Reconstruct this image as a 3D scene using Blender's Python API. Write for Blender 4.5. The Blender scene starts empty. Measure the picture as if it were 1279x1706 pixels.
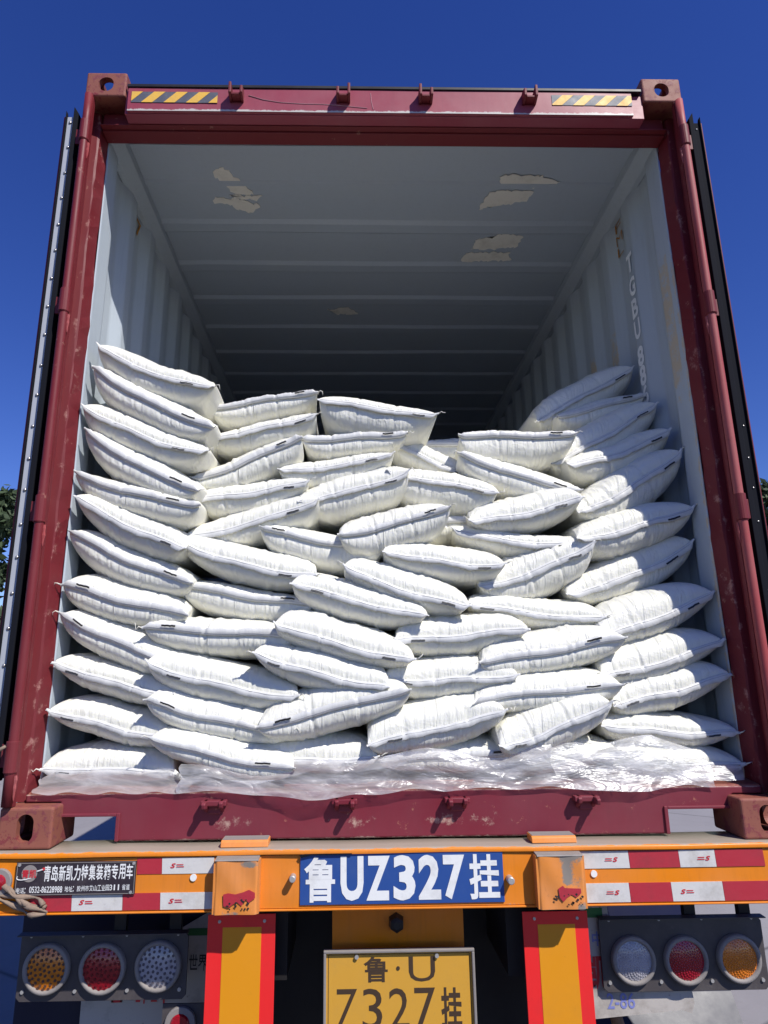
import bpy, bmesh, math, random
import numpy as np
from mathutils import Vector, Matrix
random.seed(7)
RNG = np.random.RandomState(11)
sc = bpy.context.scene
col = sc.collection
R = math.radians

# ------------------------------------------------------------------ camera, sky, sun, exposure
cd = bpy.data.cameras.new('camera')
cam = bpy.data.objects.new('camera', cd)
col.objects.link(cam)
pitch, yaw, roll = 0.2471, 0.0222, -0.0087
f = Vector((math.sin(yaw)*math.cos(pitch), math.cos(yaw)*math.cos(pitch), math.sin(pitch)))
r0 = f.cross(Vector((0, 0, 1))).normalized()
u0 = r0.cross(f)
r = r0*math.cos(roll) + u0*math.sin(roll)
u = -r0*math.sin(roll) + u0*math.cos(roll)
cam.matrix_world = Matrix(((r.x, u.x, -f.x, -0.147), (r.y, u.y, -f.y, -2.173), (r.z, u.z, -f.z, 0.494), (0, 0, 0, 1)))
cd.sensor_fit = 'AUTO'; cd.sensor_width = 36.0
cd.lens = 1091.5/1706*36
cd.shift_x = 30.05/1706
cd.clip_start = 0.05; cd.clip_end = 2000
sc.camera = cam

SUN = Vector((-0.85, 1.0, -1.45)).normalized()      # direction the light travels
sun_el = math.asin(-SUN.z)
w = bpy.data.worlds.new('World'); sc.world = w; w.use_nodes = True
wn = w.node_tree.nodes; wl = w.node_tree.links
sky = wn.new('ShaderNodeTexSky'); sky.sky_type = 'NISHITA'; sky.sun_disc = False
sky.sun_elevation = sun_el
sky.sun_rotation = math.atan2(-SUN.x, -SUN.y)
sky.altitude = 1500; sky.air_density = 1.0; sky.dust_density = 0.0; sky.ozone_density = 3.0
hs = wn.new('ShaderNodeHueSaturation'); hs.inputs['Saturation'].default_value = 1.28; hs.inputs['Hue'].default_value = 0.526
bg = wn['Background']; bg.inputs['Strength'].default_value = 0.125
wl.new(sky.outputs[0], hs.inputs['Color']); wl.new(hs.outputs[0], bg.inputs[0])
sl = bpy.data.lights.new('sun', 'SUN'); sl.energy = 5.0; sl.angle = R(0.55); sl.color = (1.0, 0.965, 0.90)
so = bpy.data.objects.new('sun', sl); col.objects.link(so)
so.rotation_euler = SUN.to_track_quat('-Z', 'Y').to_euler(); so.location = (6, -8, 12)
sc.view_settings.view_transform = 'Standard'; sc.view_settings.look = 'None'
sc.view_settings.gamma = 1; sc.view_settings.use_curve_mapping = False
sc.view_settings.exposure = 0.13
sc.render.engine = 'CYCLES'
sc.cycles.max_bounces = 10; sc.cycles.diffuse_bounces = 8; sc.cycles.transparent_max_bounces = 12

# ------------------------------------------------------------------ helpers
def lin(c):
    return tuple(((v/255+0.055)/1.055)**2.4 if v > 10 else v/255/12.92 for v in c)

def wpos(o):
    p = Vector((0, 0, 0))
    while o is not None:
        p += o.location; o = o.parent
    return p

def obj(name, V, F, mat, parent=None, smooth=False, attr=None):
    me = bpy.data.meshes.new(name)
    off = wpos(parent) if parent else Vector((0, 0, 0))
    V = np.asarray(V, float) - np.array(off)
    if isinstance(F, np.ndarray): F = F.tolist()
    me.from_pydata(V.tolist(), [], F)
    if smooth: me.polygons.foreach_set('use_smooth', [True]*len(me.polygons))
    if attr is not None:
        a = me.attributes.new('wear', 'FLOAT', 'POINT'); a.data.foreach_set('value', np.asarray(attr, float).ravel())
    me.update()
    o = bpy.data.objects.new(name, me); col.objects.link(o); o.parent = parent
    for m in (mat if isinstance(mat, (list, tuple)) else [mat]):
        if m: me.materials.append(m)
    return o

def bev(o, wd=0.002, seg=2):
    m = o.modifiers.new('bevel', 'BEVEL'); m.width = wd; m.segments = seg; m.limit_method = 'ANGLE'; m.angle_limit = R(35)
    return o

class MB:
    def __init__(s): s.V = []; s.F = []
    def add(s, V, F):
        n = len(s.V); s.V += [tuple(v) for v in V]; s.F += [tuple(i+n for i in f) for f in F]; return s
    def box(s, x0, x1, y0, y1, z0, z1):
        V = [(x, y, z) for x in (x0, x1) for y in (y0, y1) for z in (z0, z1)]
        F = [(0,1,3,2),(4,6,7,5),(0,4,5,1),(2,3,7,6),(0,2,6,4),(1,5,7,3)]
        return s.add(V, F)
    def prism(s, pts, axis, a, b):
        """pts 2D polygon (CCW or CW), extruded along axis from a to b; 2D coords are the other axes in order"""
        n = len(pts)
        def mk(p, t):
            q = list(p); q.insert(axis, t); return tuple(q)
        V = [mk(p, a) for p in pts] + [mk(p, b) for p in pts]
        F = [tuple(range(n)), tuple(range(2*n-1, n-1, -1))] + [(i, i+n, (i+1) % n+n, (i+1) % n) for i in range(n)]
        return s.add(V, F)
    def tube(s, P, rad, n=10, caps=True):
        P = [Vector(p) for p in P]; m = len(P)
        rad = rad if isinstance(rad, (list, tuple)) else [rad]*m
        V = []; F = []; prev = None
        for i, p in enumerate(P):
            t = (P[min(i+1, m-1)]-P[max(i-1, 0)]).normalized()
            a = prev if prev is not None else (Vector((0, 0, 1)) if abs(t.z) < .9 else Vector((1, 0, 0)))
            a = (a - t*a.dot(t)).normalized(); b = t.cross(a); prev = a
            for k in range(n):
                c = 2*math.pi*k/n; V.append(p + (a*math.cos(c)+b*math.sin(c))*rad[i])
        for i in range(m-1):
            for k in range(n): F.append((i*n+k, i*n+(k+1) % n, (i+1)*n+(k+1) % n, (i+1)*n+k))
        if caps: F.append(tuple(range(n-1, -1, -1))); F.append(tuple(range((m-1)*n, m*n)))
        return s.add(V, F)
    def disc(s, c, rad, th, n=24, axis=1):
        P = [(c[0], c[1], c[2]), (c[0], c[1], c[2])]
        a = list(c); b = list(c); a[axis] += th
        return s.tube([a, b], rad, n)
    def make(s, name, mat, parent=None, smooth=False, bevel=0, attr=None):
        o = obj(name, s.V, s.F, mat, parent, smooth, attr)
        bm = bmesh.new(); bm.from_mesh(o.data); bmesh.ops.recalc_face_normals(bm, faces=bm.faces); bm.to_mesh(o.data); bm.free()
        if bevel: bev(o, bevel)
        return o

def thing(name, label, cat, loc=(0, 0, 0), group=None):
    o = bpy.data.objects.new(name, None); col.objects.link(o); o.location = loc
    o['label'] = label; o['category'] = cat
    if group: o['group'] = group
    return o
def tag(o, label=None, cat=None, group=None, kind=None):
    if label: o['label'] = label
    if cat: o['category'] = cat
    if group: o['group'] = group
    if kind: o['kind'] = kind
    return o

# ------------------------------------------------------------------ materials
class NT:
    def __init__(s, name):
        s.m = bpy.data.materials.new(name); s.m.use_nodes = True
        s.n = s.m.node_tree.nodes; s.l = s.m.node_tree.links
        s.b = s.n['Principled BSDF']
        s.co = s.n.new('ShaderNodeTexCoord').outputs['Object']
    def map(s, scale=(1, 1, 1), rot=(0, 0, 0)):
        m = s.n.new('ShaderNodeMapping'); m.inputs['Scale'].default_value = scale; m.inputs['Rotation'].default_value = rot
        s.l.new(s.co, m.inputs[0]); return m.outputs[0]
    def noise(s, sc_, det=4, rough=.6, vec=None, dist=0):
        n = s.n.new('ShaderNodeTexNoise'); n.inputs['Scale'].default_value = sc_; n.inputs['Detail'].default_value = det
        n.inputs['Roughness'].default_value = rough; n.inputs['Distortion'].default_value = dist
        s.l.new(vec or s.co, n.inputs['Vector']); return n.outputs['Fac']
    def ramp(s, fac, a, b, lo=0.0, hi=1.0):
        n = s.n.new('ShaderNodeMapRange'); n.inputs[1].default_value = a; n.inputs[2].default_value = b
        n.inputs[3].default_value = lo; n.inputs[4].default_value = hi
        s.l.new(fac, n.inputs[0]); return n.outputs[0]
    def math(s, op, a, b=None):
        n = s.n.new('ShaderNodeMath'); n.operation = op
        for i, v in enumerate((a, b)):
            if v is None: continue
            if isinstance(v, (int, float)): n.inputs[i].default_value = v
            else: s.l.new(v, n.inputs[i])
        return n.outputs[0]
    def mix(s, fac, a, b):
        n = s.n.new('ShaderNodeMix'); n.data_type = 'RGBA'
        for sock, v in ((n.inputs[0], fac), (n.inputs[6], a), (n.inputs[7], b)):
            if isinstance(v, (int, float)): sock.default_value = v
            elif isinstance(v, (tuple, list)): sock.default_value = (*v[:3], 1)
            else: s.l.new(v, sock)
        return n.outputs[2]
    def set(s, k, v):
        if isinstance(v, (int, float)): s.b.inputs[k].default_value = v
        elif isinstance(v, tuple): s.b.inputs[k].default_value = v[:3] if k == 'Subsurface Radius' else (*v[:3], 1)
        else: s.l.new(v, s.b.inputs[k])
        return s
    def bump(s, h, strength=.3, dist=.002, prev=None):
        n = s.n.new('ShaderNodeBump'); n.inputs['Strength'].default_value = strength; n.inputs['Distance'].default_value = dist
        s.l.new(h, n.inputs['Height'])
        if prev: s.l.new(prev, n.inputs['Normal'])
        s.l.new(n.outputs[0], s.b.inputs['Normal']); return n.outputs[0]
    def attr(s):
        n = s.n.new('ShaderNodeAttribute'); n.attribute_name = 'wear'; return n.outputs['Fac']

def plain(name, c, rough=.5, metal=0, **kw):
    t = NT(name); t.set('Base Color', c); t.set('Roughness', rough); t.set('Metallic', metal)
    for k, v in kw.items(): t.set(k, v)
    return t.m

def paint(name, c, rust=.08, fade=.25, rough=.42, chip=(.42, .17, .11), scale=1.0, wear_col=(.55, .45, .36), dust=.25):
    t = NT(name)
    n1 = t.noise(2.2*scale, 6, .65)
    c2 = tuple(v*(1-fade)+.45*fade for v in c)
    base = t.mix(t.ramp(n1, .35, .75), c, c2)
    st = t.noise(9*scale, 5, .7, t.map((6, 6, .5)))
    base = t.mix(t.ramp(st, .5, .8, 0, dust), base, tuple(v*.55+.02 for v in c))
    sp = t.noise(16*scale, 8, .75)
    msk = t.ramp(sp, .74-rust*1.6, .78-rust*1.6)
    base = t.mix(msk, base, chip)
    sp2 = t.noise(38*scale, 6, .8)
    msk2 = t.math('MULTIPLY', t.ramp(sp2, .60, .66), t.ramp(n1, .45, .6))
    base = t.mix(t.math('MULTIPLY', msk2, min(1, rust*6)), base, (.10, .045, .03))
    wn_ = t.noise(22*scale, 8, .78)
    wmask = t.ramp(t.math('ADD', t.math('MULTIPLY', t.attr(), .62), wn_), .78, .9)
    base = t.mix(wmask, base, wear_col)
    t.set('Base Color', base)
    t.set('Roughness', t.ramp(n1, .3, .8, rough-.08, rough+.18)); t.set('Specular IOR Level', .32)
    h = t.math('ADD', t.math('MULTIPLY', sp, .5), t.math('MULTIPLY', msk, -.6))
    b1 = t.bump(t.noise(3.5, 3, .5), .5, .006)
    t.bump(h, .35, .0015, b1)
    return t.m

M = {}
M['maroon'] = paint('maroon_container_paint', (.155, .012, .018), rust=.07, fade=.03, rough=.55, wear_col=(.36, .17, .15), chip=(.30, .13, .10))
M['maroon_sill'] = paint('maroon_sill_paint', (.175, .018, .032), rust=.07, fade=.05, rough=.5, wear_col=(.42, .27, .22))
M['maroon_header'] = paint('sun_faded_maroon_paint', (.30, .042, .07), rust=.03, fade=.12, wear_col=(.55, .52, .48))
M['casting'] = paint('rusty_cast_steel', (.19, .026, .030), rust=.19, fade=.14, rough=.6, chip=(.25, .085, .06), scale=1.6)
M['rod'] = paint('worn_sunlit_rod_paint', (.33, .055, .055), rust=.06, fade=.12, rough=.55, chip=(.28, .09, .05))
M['orange'] = paint('orange_trailer_paint', (.74, .215, .006), rust=.02, fade=.10, rough=.35, chip=(.35, .12, .04), wear_col=(.38, .32, .26), dust=.32)
M['orange_worn'] = paint('orange_bracket_paint', (.72, .23, .02), rust=.05, fade=.22, rough=.4, chip=(.20, .12, .07), wear_col=(.24, .21, .18), dust=.3)
M['inner'] = paint('grey_interior_paint', (.43, .485, .54), rust=.012, fade=.2, rough=.45, chip=(.3, .2, .12), wear_col=(.52, .44, .33), dust=.25)
M['roof_in'] = paint('grey_roof_paint', (.44, .495, .565), rust=.0, fade=.2, rough=.42, chip=(.3, .22, .15), dust=.15)
M['black_rubber'] = plain('black_gasket_rubber', (.008, .009, .014), .9, **{'Specular IOR Level': .15})
M['strip'] = paint('grey_retainer_strip', (.40, .42, .47), rust=.01, fade=.2, rough=.4, dust=.2)
M['rivet'] = plain('rivet_steel', (.55, .52, .50), .35, .8)
M['bright_edge'] = plain('bare_paint_edge', (.42, .40, .36), .6)
M['dark_frame'] = paint('dark_underframe_paint', (.018, .016, .017), rust=.02, fade=.03, chip=(.05, .03, .02))
M['navy'] = paint('navy_shade_paint', (.012, .013, .035), rust=.01, fade=.02, chip=(.03, .03, .04))  # navy of the shaded underside, put straight into the paint
M['rubber'] = plain('tyre_rubber', (.018, .018, .02), .75)
M['hole_black'] = plain('dark_cavity', (.012, .008, .008), .8)
M['white_print'] = plain('white_print', (.78, .78, .76), .5)
M['grey_print'] = plain('faded_white_stencil', (.85, .86, .86), .6)
M['black_print'] = plain('black_print', (.02, .02, .022), .5)
M['dark_print'] = plain('brown_black_print', (.055, .032, .018), .5)
M['red_print'] = plain('red_print', (.55, .02, .03), .5)
M['orange_print'] = plain('orange_crayon', (.42, .19, .03), .8)
M['blue_print'] = plain('faded_blue_print', (.20, .22, .5), .6)

def dirty(name, c, dirt=(.25, .22, .18), amt=.5, rough=.4, sc_=8, bumpy=0.0, spec=None, wrink=0):
    t = NT(name)
    n = t.noise(sc_, 7, .7)
    base = t.mix(t.ramp(n, .5, .72, 0, amt), c, dirt)
    n2 = t.noise(sc_*7, 6, .75)
    base = t.mix(t.ramp(n2, .62, .7, 0, amt), base, dirt)
    t.set('Base Color', base); t.set('Roughness', t.ramp(n, .3, .7, rough, rough+.2))
    t.bump(t.noise(sc_*5 if not wrink else wrink, 4, .6), .25+bumpy, .001+.002*bumpy)
    return t.m
M['blue_plate'] = dirty('blue_plate_paint', (.020, .070, .27), (.05, .10, .25), .35, .4)
M['plate_white'] = dirty('white_letter_paint', (.78, .78, .76), (.4, .38, .36), .5, .5, 12)
M['yellow_plate'] = dirty('yellow_number_plate_paint', (.60, .31, .035), (.42, .25, .06), .4, .45, 6)
M['tape_white'] = dirty('white_reflective_tape', (.62, .60, .57), (.30, .27, .23), .55, .4, 9, .2)
M['tape_red'] = dirty('red_reflective_tape', (.42, .028, .045), (.22, .03, .035), .5, .35, 9, .2)
M['board_red'] = dirty('red_marker_board', (.80, .022, .022), (.5, .02, .02), .3, .35, 5)
M['board_amber'] = dirty('amber_marker_board', (.72, .28, .008), (.55, .22, .015), .3, .35, 5)
M['tape_yellow'] = dirty('yellow_hazard_tape', (.80, .46, .06), (.45, .32, .12), .5, .45, 20)
M['tape_black'] = dirty('black_hazard_tape', (.09, .095, .12), (.2, .2, .22), .5, .45, 20)
M['name_plate'] = dirty('black_name_plate', (.030, .022, .030), (.10, .08, .08), .4, .35, 18)
M['lamp_plate'] = dirty('dusty_black_lamp_plate', (.062, .053, .055), (.13, .115, .11), .5, .45, 6)
M['ring'] = dirty('dusty_grey_lamp_ring', (.25, .225, .21), (.16, .14, .12), .5, .6, 14)
M['mudflap'] = dirty('dirty_white_mudflap', (.46, .42, .38), (.15, .12, .10), .85, .7, 5)
M['green_print'] = plain('green_band_print', (.03, .16, .04), .6)
M['label_paper'] = dirty('torn_foam_label', (.80, .76, .68), (.5, .46, .38), .45, .8, 10, .6)
M['bolt'] = plain('dull_zinc_bolt', (.5, .48, .46), .45, .5)
M['rag'] = dirty('dusty_cloth', (.26, .19, .14), (.14, .10, .08), .7, .95, 20, .8)
M['wood'] = dirty('wood_handle', (.42, .22, .11), (.25, .12, .06), .5, .7, 20)
M['ply'] = dirty('plywood_floor', (.25, .15, .09), (.12, .08, .06), .6, .7, 8)

def lens_mat(name, c, rough=.18):
    t = NT(name)
    v = t.n.new('ShaderNodeTexVoronoi'); v.inputs['Scale'].default_value = 120; t.l.new(t.co, v.inputs['Vector'])
    v.inputs['Scale'].default_value = 260; base = t.mix(t.ramp(t.noise(30, 4), .4, .7), c, tuple(x*.7 for x in c))
    t.set('Base Color', base); t.set('Roughness', rough); t.set('Coat Weight', .6); t.set('Coat Roughness', .08)
    t.bump(v.outputs['Distance'], .35, .0015)
    return t.m
M['lens_amber'] = lens_mat('amber_lens', (.74, .21, .010))
M['lens_red'] = lens_mat('red_lens', (.36, .006, .018))
M['lens_clear'] = lens_mat('clear_lens', (.42, .40, .43))
M['led_dark'] = plain('led_spots', (.10, .05, .035), .3)
M['led_grey'] = plain('led_spots_grey', (.10, .09, .11), .3)
M['led_red'] = plain('led_spots_red', (.16, .004, .01), .3)

# bag film
t = NT('white_woven_sack_film')
mp = t.map((1, 1, 1))
big = t.noise(7, 4, .55)
base = t.mix(t.ramp(big, .35, .7), (.76, .745, .67), (.725, .715, .635))
dirt = t.noise(3.1, 7, .7)
base = t.mix(t.ramp(dirt, .66, .8, 0, .25), base, (.62, .58, .50))
t.set('Base Color', base); t.set('Roughness', t.ramp(big, .3, .7, .30, .44))
t.set('Specular IOR Level', .45); t.set('Sheen Weight', .05)
t.set('Subsurface Weight', .25); t.set('Subsurface Radius', (.02, .02, .012)); t.set('Subsurface Scale', .5)
wr = t.noise(20, 3, .5, t.map((1.9, .22, .34), (0, .30, 0)), .8)
wr2 = t.noise(46, 3, .6, t.map((1.7, .22, .30), (0, -.25, 0)), .7)
near_ = t.math('ADD', t.math('MULTIPLY', t.attr(), 1.0), .22)
soft = t.noise(11, 3, .5, t.map((1, .6, 1.2)), .8)
ridg = t.math('ABSOLUTE', t.math('SUBTRACT', wr, .5))
b0 = t.bump(soft, .45, .012)
b1 = t.bump(t.math('MULTIPLY', t.math('MULTIPLY', ridg, -1.0), near_), .75, .014, b0)
b2 = t.bump(t.math('MULTIPLY', wr2, near_), .55, .004, b1)
wv = t.n.new('ShaderNodeTexWave'); wv.inputs['Scale'].default_value = 190; wv.bands_direction = 'X'; t.l.new(t.co, wv.inputs['Vector'])
t.bump(wv.outputs['Fac'], .05, .0004, b2)
M['bag'] = t.m
t = NT('folded_sack_hem')
n = t.noise(30, 5, .6, t.map((1, 1, .4)))
t.set('Base Color', t.mix(t.ramp(n, .35, .7), (.66, .655, .63), (.56, .56, .55))); t.set('Roughness', .42)
t.bump(n, .5, .004)
M['hem'] = t.m
M['thread'] = plain('grey_stitching_thread', (.38, .38, .38), .7)
M['tail'] = plain('white_thread_tail', (.72, .70, .62), .7)

# clear plastic
t = NT('crumpled_clear_film')
out = t.n['Material Output']
tr = t.n.new('ShaderNodeBsdfTransparent'); gl = t.n.new('ShaderNodeBsdfGlossy'); df = t.n.new('ShaderNodeBsdfTranslucent'); d2 = t.n.new('ShaderNodeBsdfDiffuse')
gl.inputs['Roughness'].default_value = .34; gl.inputs['Color'].default_value = (.95, .97, 1, 1)
tr.inputs['Color'].default_value = (.97, .975, .97, 1)
df.inputs['Color'].default_value = (.92, .92, .92, 1); d2.inputs['Color'].default_value = (.9, .9, .9, 1)
fr = t.n.new('ShaderNodeFresnel'); fr.inputs['IOR'].default_value = 1.5
n1 = t.noise(15, 3, .55, t.map((.38, 1, 1), (0, .25, 0)), 1.2)
mk = lambda a, b, fac: None
def mixs(fac, a, b):
    n = t.n.new('ShaderNodeMixShader')
    if isinstance(fac, float): n.inputs[0].default_value = fac
    else: t.l.new(fac, n.inputs[0])
    t.l.new(a, n.inputs[1]); t.l.new(b, n.inputs[2]); return n.outputs[0]
milk = mixs(.5, d2.outputs[0], df.outputs[0])
s1 = mixs(t.ramp(n1, .36, .66, .28, .68), tr.outputs[0], milk)
s2 = mixs(t.ramp(fr.outputs[0], 0, 1, .03, .6), s1, gl.outputs[0])
cr = t.noise(24, 3, .55, t.map((.35, 1, 1), (0, .3, 0)), 1.6)
bn = t.n.new('ShaderNodeBump'); bn.inputs['Strength'].default_value = 1.0; bn.inputs['Distance'].default_value = .007
t.l.new(t.math('ABSOLUTE', t.math('SUBTRACT', cr, .5)), bn.inputs['Height'])
for sh in (gl, d2, fr): t.l.new(bn.outputs[0], sh.inputs['Normal'])
t.l.new(s2, out.inputs['Surface'])
M['film'] = t.m

# ground
t = NT('concrete_yard')
n = t.noise(.6, 8, .65); n2 = t.noise(9, 8, .7)
base = t.mix(t.ramp(n, .35, .7), (.22, .205, .21), (.28, .265, .27))
base = t.mix(t.ramp(n2, .55, .75, 0, .4), base, (.19, .175, .17))
br = t.n.new('ShaderNodeTexVoronoi'); br.feature = 'DISTANCE_TO_EDGE'; br.inputs['Scale'].default_value = .45
t.l.new(t.map((1, 1, 1)), br.inputs['Vector'])
base = t.mix(t.ramp(br.outputs['Distance'], 0, .012, .75, 0), base, (.05, .045, .045))
t.set('Base Color', base); t.set('Roughness', .85); t.bump(n2, .3, .01)
M['ground'] = t.m
t = NT('dark_foliage'); n = t.noise(1.5, 4, .6)
t.set('Base Color', t.mix(n, (.022, .045, .018), (.06, .085, .03))); t.set('Roughness', .7)
M['leaf'] = t.m
M['bark'] = dirty('bark', (.09, .06, .045), (.04, .03, .02), .6, .9, 6)
M['bounce_cut'] = dirty('dark_bounce_cut', (.045, .044, .046), (.065, .06, .058), .6, .85, 2)

# ------------------------------------------------------------------ text
def text(body, box, mat, parent, y=None, bold=0.0, name='lettering', depth=.0006, mapf=None, spacing=1.0, shear=0):
    """box = (x0, x1, z0, z1) in world metres on the plane Y=y, facing -Y"""
    cu = bpy.data.curves.new('t', 'FONT'); cu.body = body; cu.size = 1; cu.offset = bold; cu.extrude = 0.0
    cu.space_character = spacing; cu.shear = shear; cu.resolution_u = 3; cu.fill_mode = 'FRONT'
    o = bpy.data.objects.new('t', cu); col.objects.link(o)
    dg = bpy.context.evaluated_depsgraph_get(); dg.update()
    me = bpy.data.meshes.new_from_object(o.evaluated_get(dg))
    V = np.array([v.co[:] for v in me.vertices]); F = [tuple(p.vertices) for p in me.polygons]
    bpy.data.objects.remove(o); bpy.data.curves.remove(cu); bpy.data.meshes.remove(me)
    if len(V) == 0: return None
    lo, hi = V.min(0), V.max(0); s = np.maximum(hi-lo, 1e-6)
    x = box[0]+(V[:, 0]-lo[0])/s[0]*(box[1]-box[0]); z = box[2]+(V[:, 1]-lo[1])/s[1]*(box[3]-box[2])
    W = [(a, y, b) if mapf is None else mapf(a, b) for a, b in zip(x, z)]
    return obj(name, W, F, mat, parent)

# ------------------------------------------------------------------ ground, trees
gz = -1.5
g = MB(); g.add([(-400, -400, gz), (400, -400, gz), (400, 400, gz), (-400, 400, gz)], [(0, 1, 2, 3)])
tag(g.make('ground', M['ground']), kind='structure')
g = MB(); g.box(-30, 30, -40, 2.2, gz-.02, gz+.004)  # unseen dark sheet, added to cut sunlight bouncing off the ground
tag(g.make('bounce_cut_apron', M['bounce_cut']), kind='structure')

def tree(x, y, h, label, seed, rad=1.0):
    rr = np.random.RandomState(seed)
    t = thing('tree', label, 'tree', (x, y, gz), 'dark trees beyond the yard')
    tr = MB(); tr.tube([(x, y, gz), (x+.05, y, gz+h*.4), (x, y, gz+h*.95)], [h*.022, h*.015, .01], 8); tr.make('trunk', M['bark'], t, True)
    br = MB(); pts = []
    for k in range(70):
        q = .08+.88*rr.rand(); a = rr.rand()*6.283; L = rad*h*.28*(1-q)**.7*(.6+.6*rr.rand())
        p0 = Vector((x, y, gz+h*q)); d = Vector((math.cos(a), math.sin(a), .15))
        br.tube([p0, p0+d*L], [.02, .006], 4, False)
        for j in range(110): pts.append(p0+d*L*(rr.rand()**.6)+Vector(rr.normal(0, .10+.07*h*(1-q)*.3, 3)))
    br.make('limbs', M['bark'], t)
    P = np.array([p[:] for p in pts]); n = len(P)
    A = rr.normal(0, 1, (n, 3)); A /= np.linalg.norm(A, axis=1)[:, None]; B = np.cross(A, rr.normal(0, 1, (n, 3))); B /= np.linalg.norm(B, axis=1)[:, None]
    s = .07+.09*rr.rand(n, 1)
    V = np.stack([P-A*s, P+B*s*.5, P+A*s, P-B*s*.5], 1).reshape(-1, 3)
    F = np.arange(n*4).reshape(-1, 4)
    obj('crown', V, F, M['leaf'], t)
tree(-9.9, 15.6, 7.3, 'dark green tree left of the container beside its open left door', 1, 1.3)
tree(-13.6, 17.5, 6.6, 'dark green tree farther out to the left beyond the yard', 2, 1.3)
tree(-16.8, 16.4, 7.4, 'dark green tree farthest out to the left beyond the yard', 6, 1.3)
tree(12.0, 15.8, 7.5, 'dark green tree right of the container beside its open right door', 3, 1.2)
tree(15.6, 17.0, 6.9, 'dark green tree farther out to the right beyond the yard', 4, 1.3)
tree(18.6, 16.0, 7.4, 'dark green tree farthest out to the right beyond the yard', 8, 1.3)

# ------------------------------------------------------------------ container
CT = thing('shipping_container', 'maroon steel shipping container with both end doors swung open, loaded with white sacks', 'shipping container', (0, 0, 0))

# corner castings with real apertures
def slot(cx, cy, w_, h_, n=8):
    r_ = min(w_, h_)/2*.98; P = []
    for q, (sx, sy) in enumerate(((1, 1), (-1, 1), (-1, -1), (1, -1))):
        for k in range(n+1):
            a = math.pi/2*(q+k/n); P.append((cx+sx*(w_/2-r_)+r_*math.cos(a), cy+sy*(h_/2-r_)+r_*math.sin(a)))
    return P
def casting(sx, zb, top, y0, hw, hh):
    x1 = 1.219*sx; x0 = 1.057*sx; xa, xb = min(x0, x1), max(x0, x1)
    ya, yb = y0, y0+.178
    o = MB().box(xa, xb, ya, yb, zb, zb+.118).make('corner_casting', M['casting'], CT)
    cx, cz, cy = (xa+xb)/2, zb+.059, (ya+yb)/2
    cut = [MB().box(xa+.026, xb-.026, ya+.024, yb-.024, zb+.02, zb+.098)]
    cut.append(MB().prism(slot(cx, cz, hw, hh), 1, ya-.05 if y0 < 1 else yb-.05, ya+.05 if y0 < 1 else yb+.05))
    cut.append(MB().prism(slot(cy, cz, .055, .075), 0, (xb-.05 if sx > 0 else xa-.05), (xb+.05 if sx > 0 else xa+.05)))
    z0 = zb+.06 if top else zb-.05
    cut.append(MB().prism(slot(cx, cy, .066, .118), 2, z0, z0+.11))
    b = o.modifiers.new('b', 'BEVEL'); b.width = .008; b.segments = 3; b.limit_method = 'ANGLE'
    cs = []
    for c in cut:
        k = c.make('cut', M['hole_black']); cs.append(k)
        m = o.modifiers.new('x', 'BOOLEAN'); m.object = k; m.operation = 'DIFFERENCE'; m.solver = 'EXACT'
    dg = bpy.context.evaluated_depsgraph_get(); dg.update()
    me = bpy.data.meshes.new_from_object(o.evaluated_get(dg)); o.modifiers.clear(); o.data = me
    for k in cs: bpy.data.objects.remove(k)
    return o
LEN = 6.058
for sx in (-1, 1):
    casting(sx, 2.778, True, 0, .060, .068)
    casting(sx, 0, False, 0, .050, .080)
    casting(sx, 2.778, True, LEN-.178, .060, .068)
    casting(sx, 0, False, LEN-.178, .050, .080)

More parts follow.
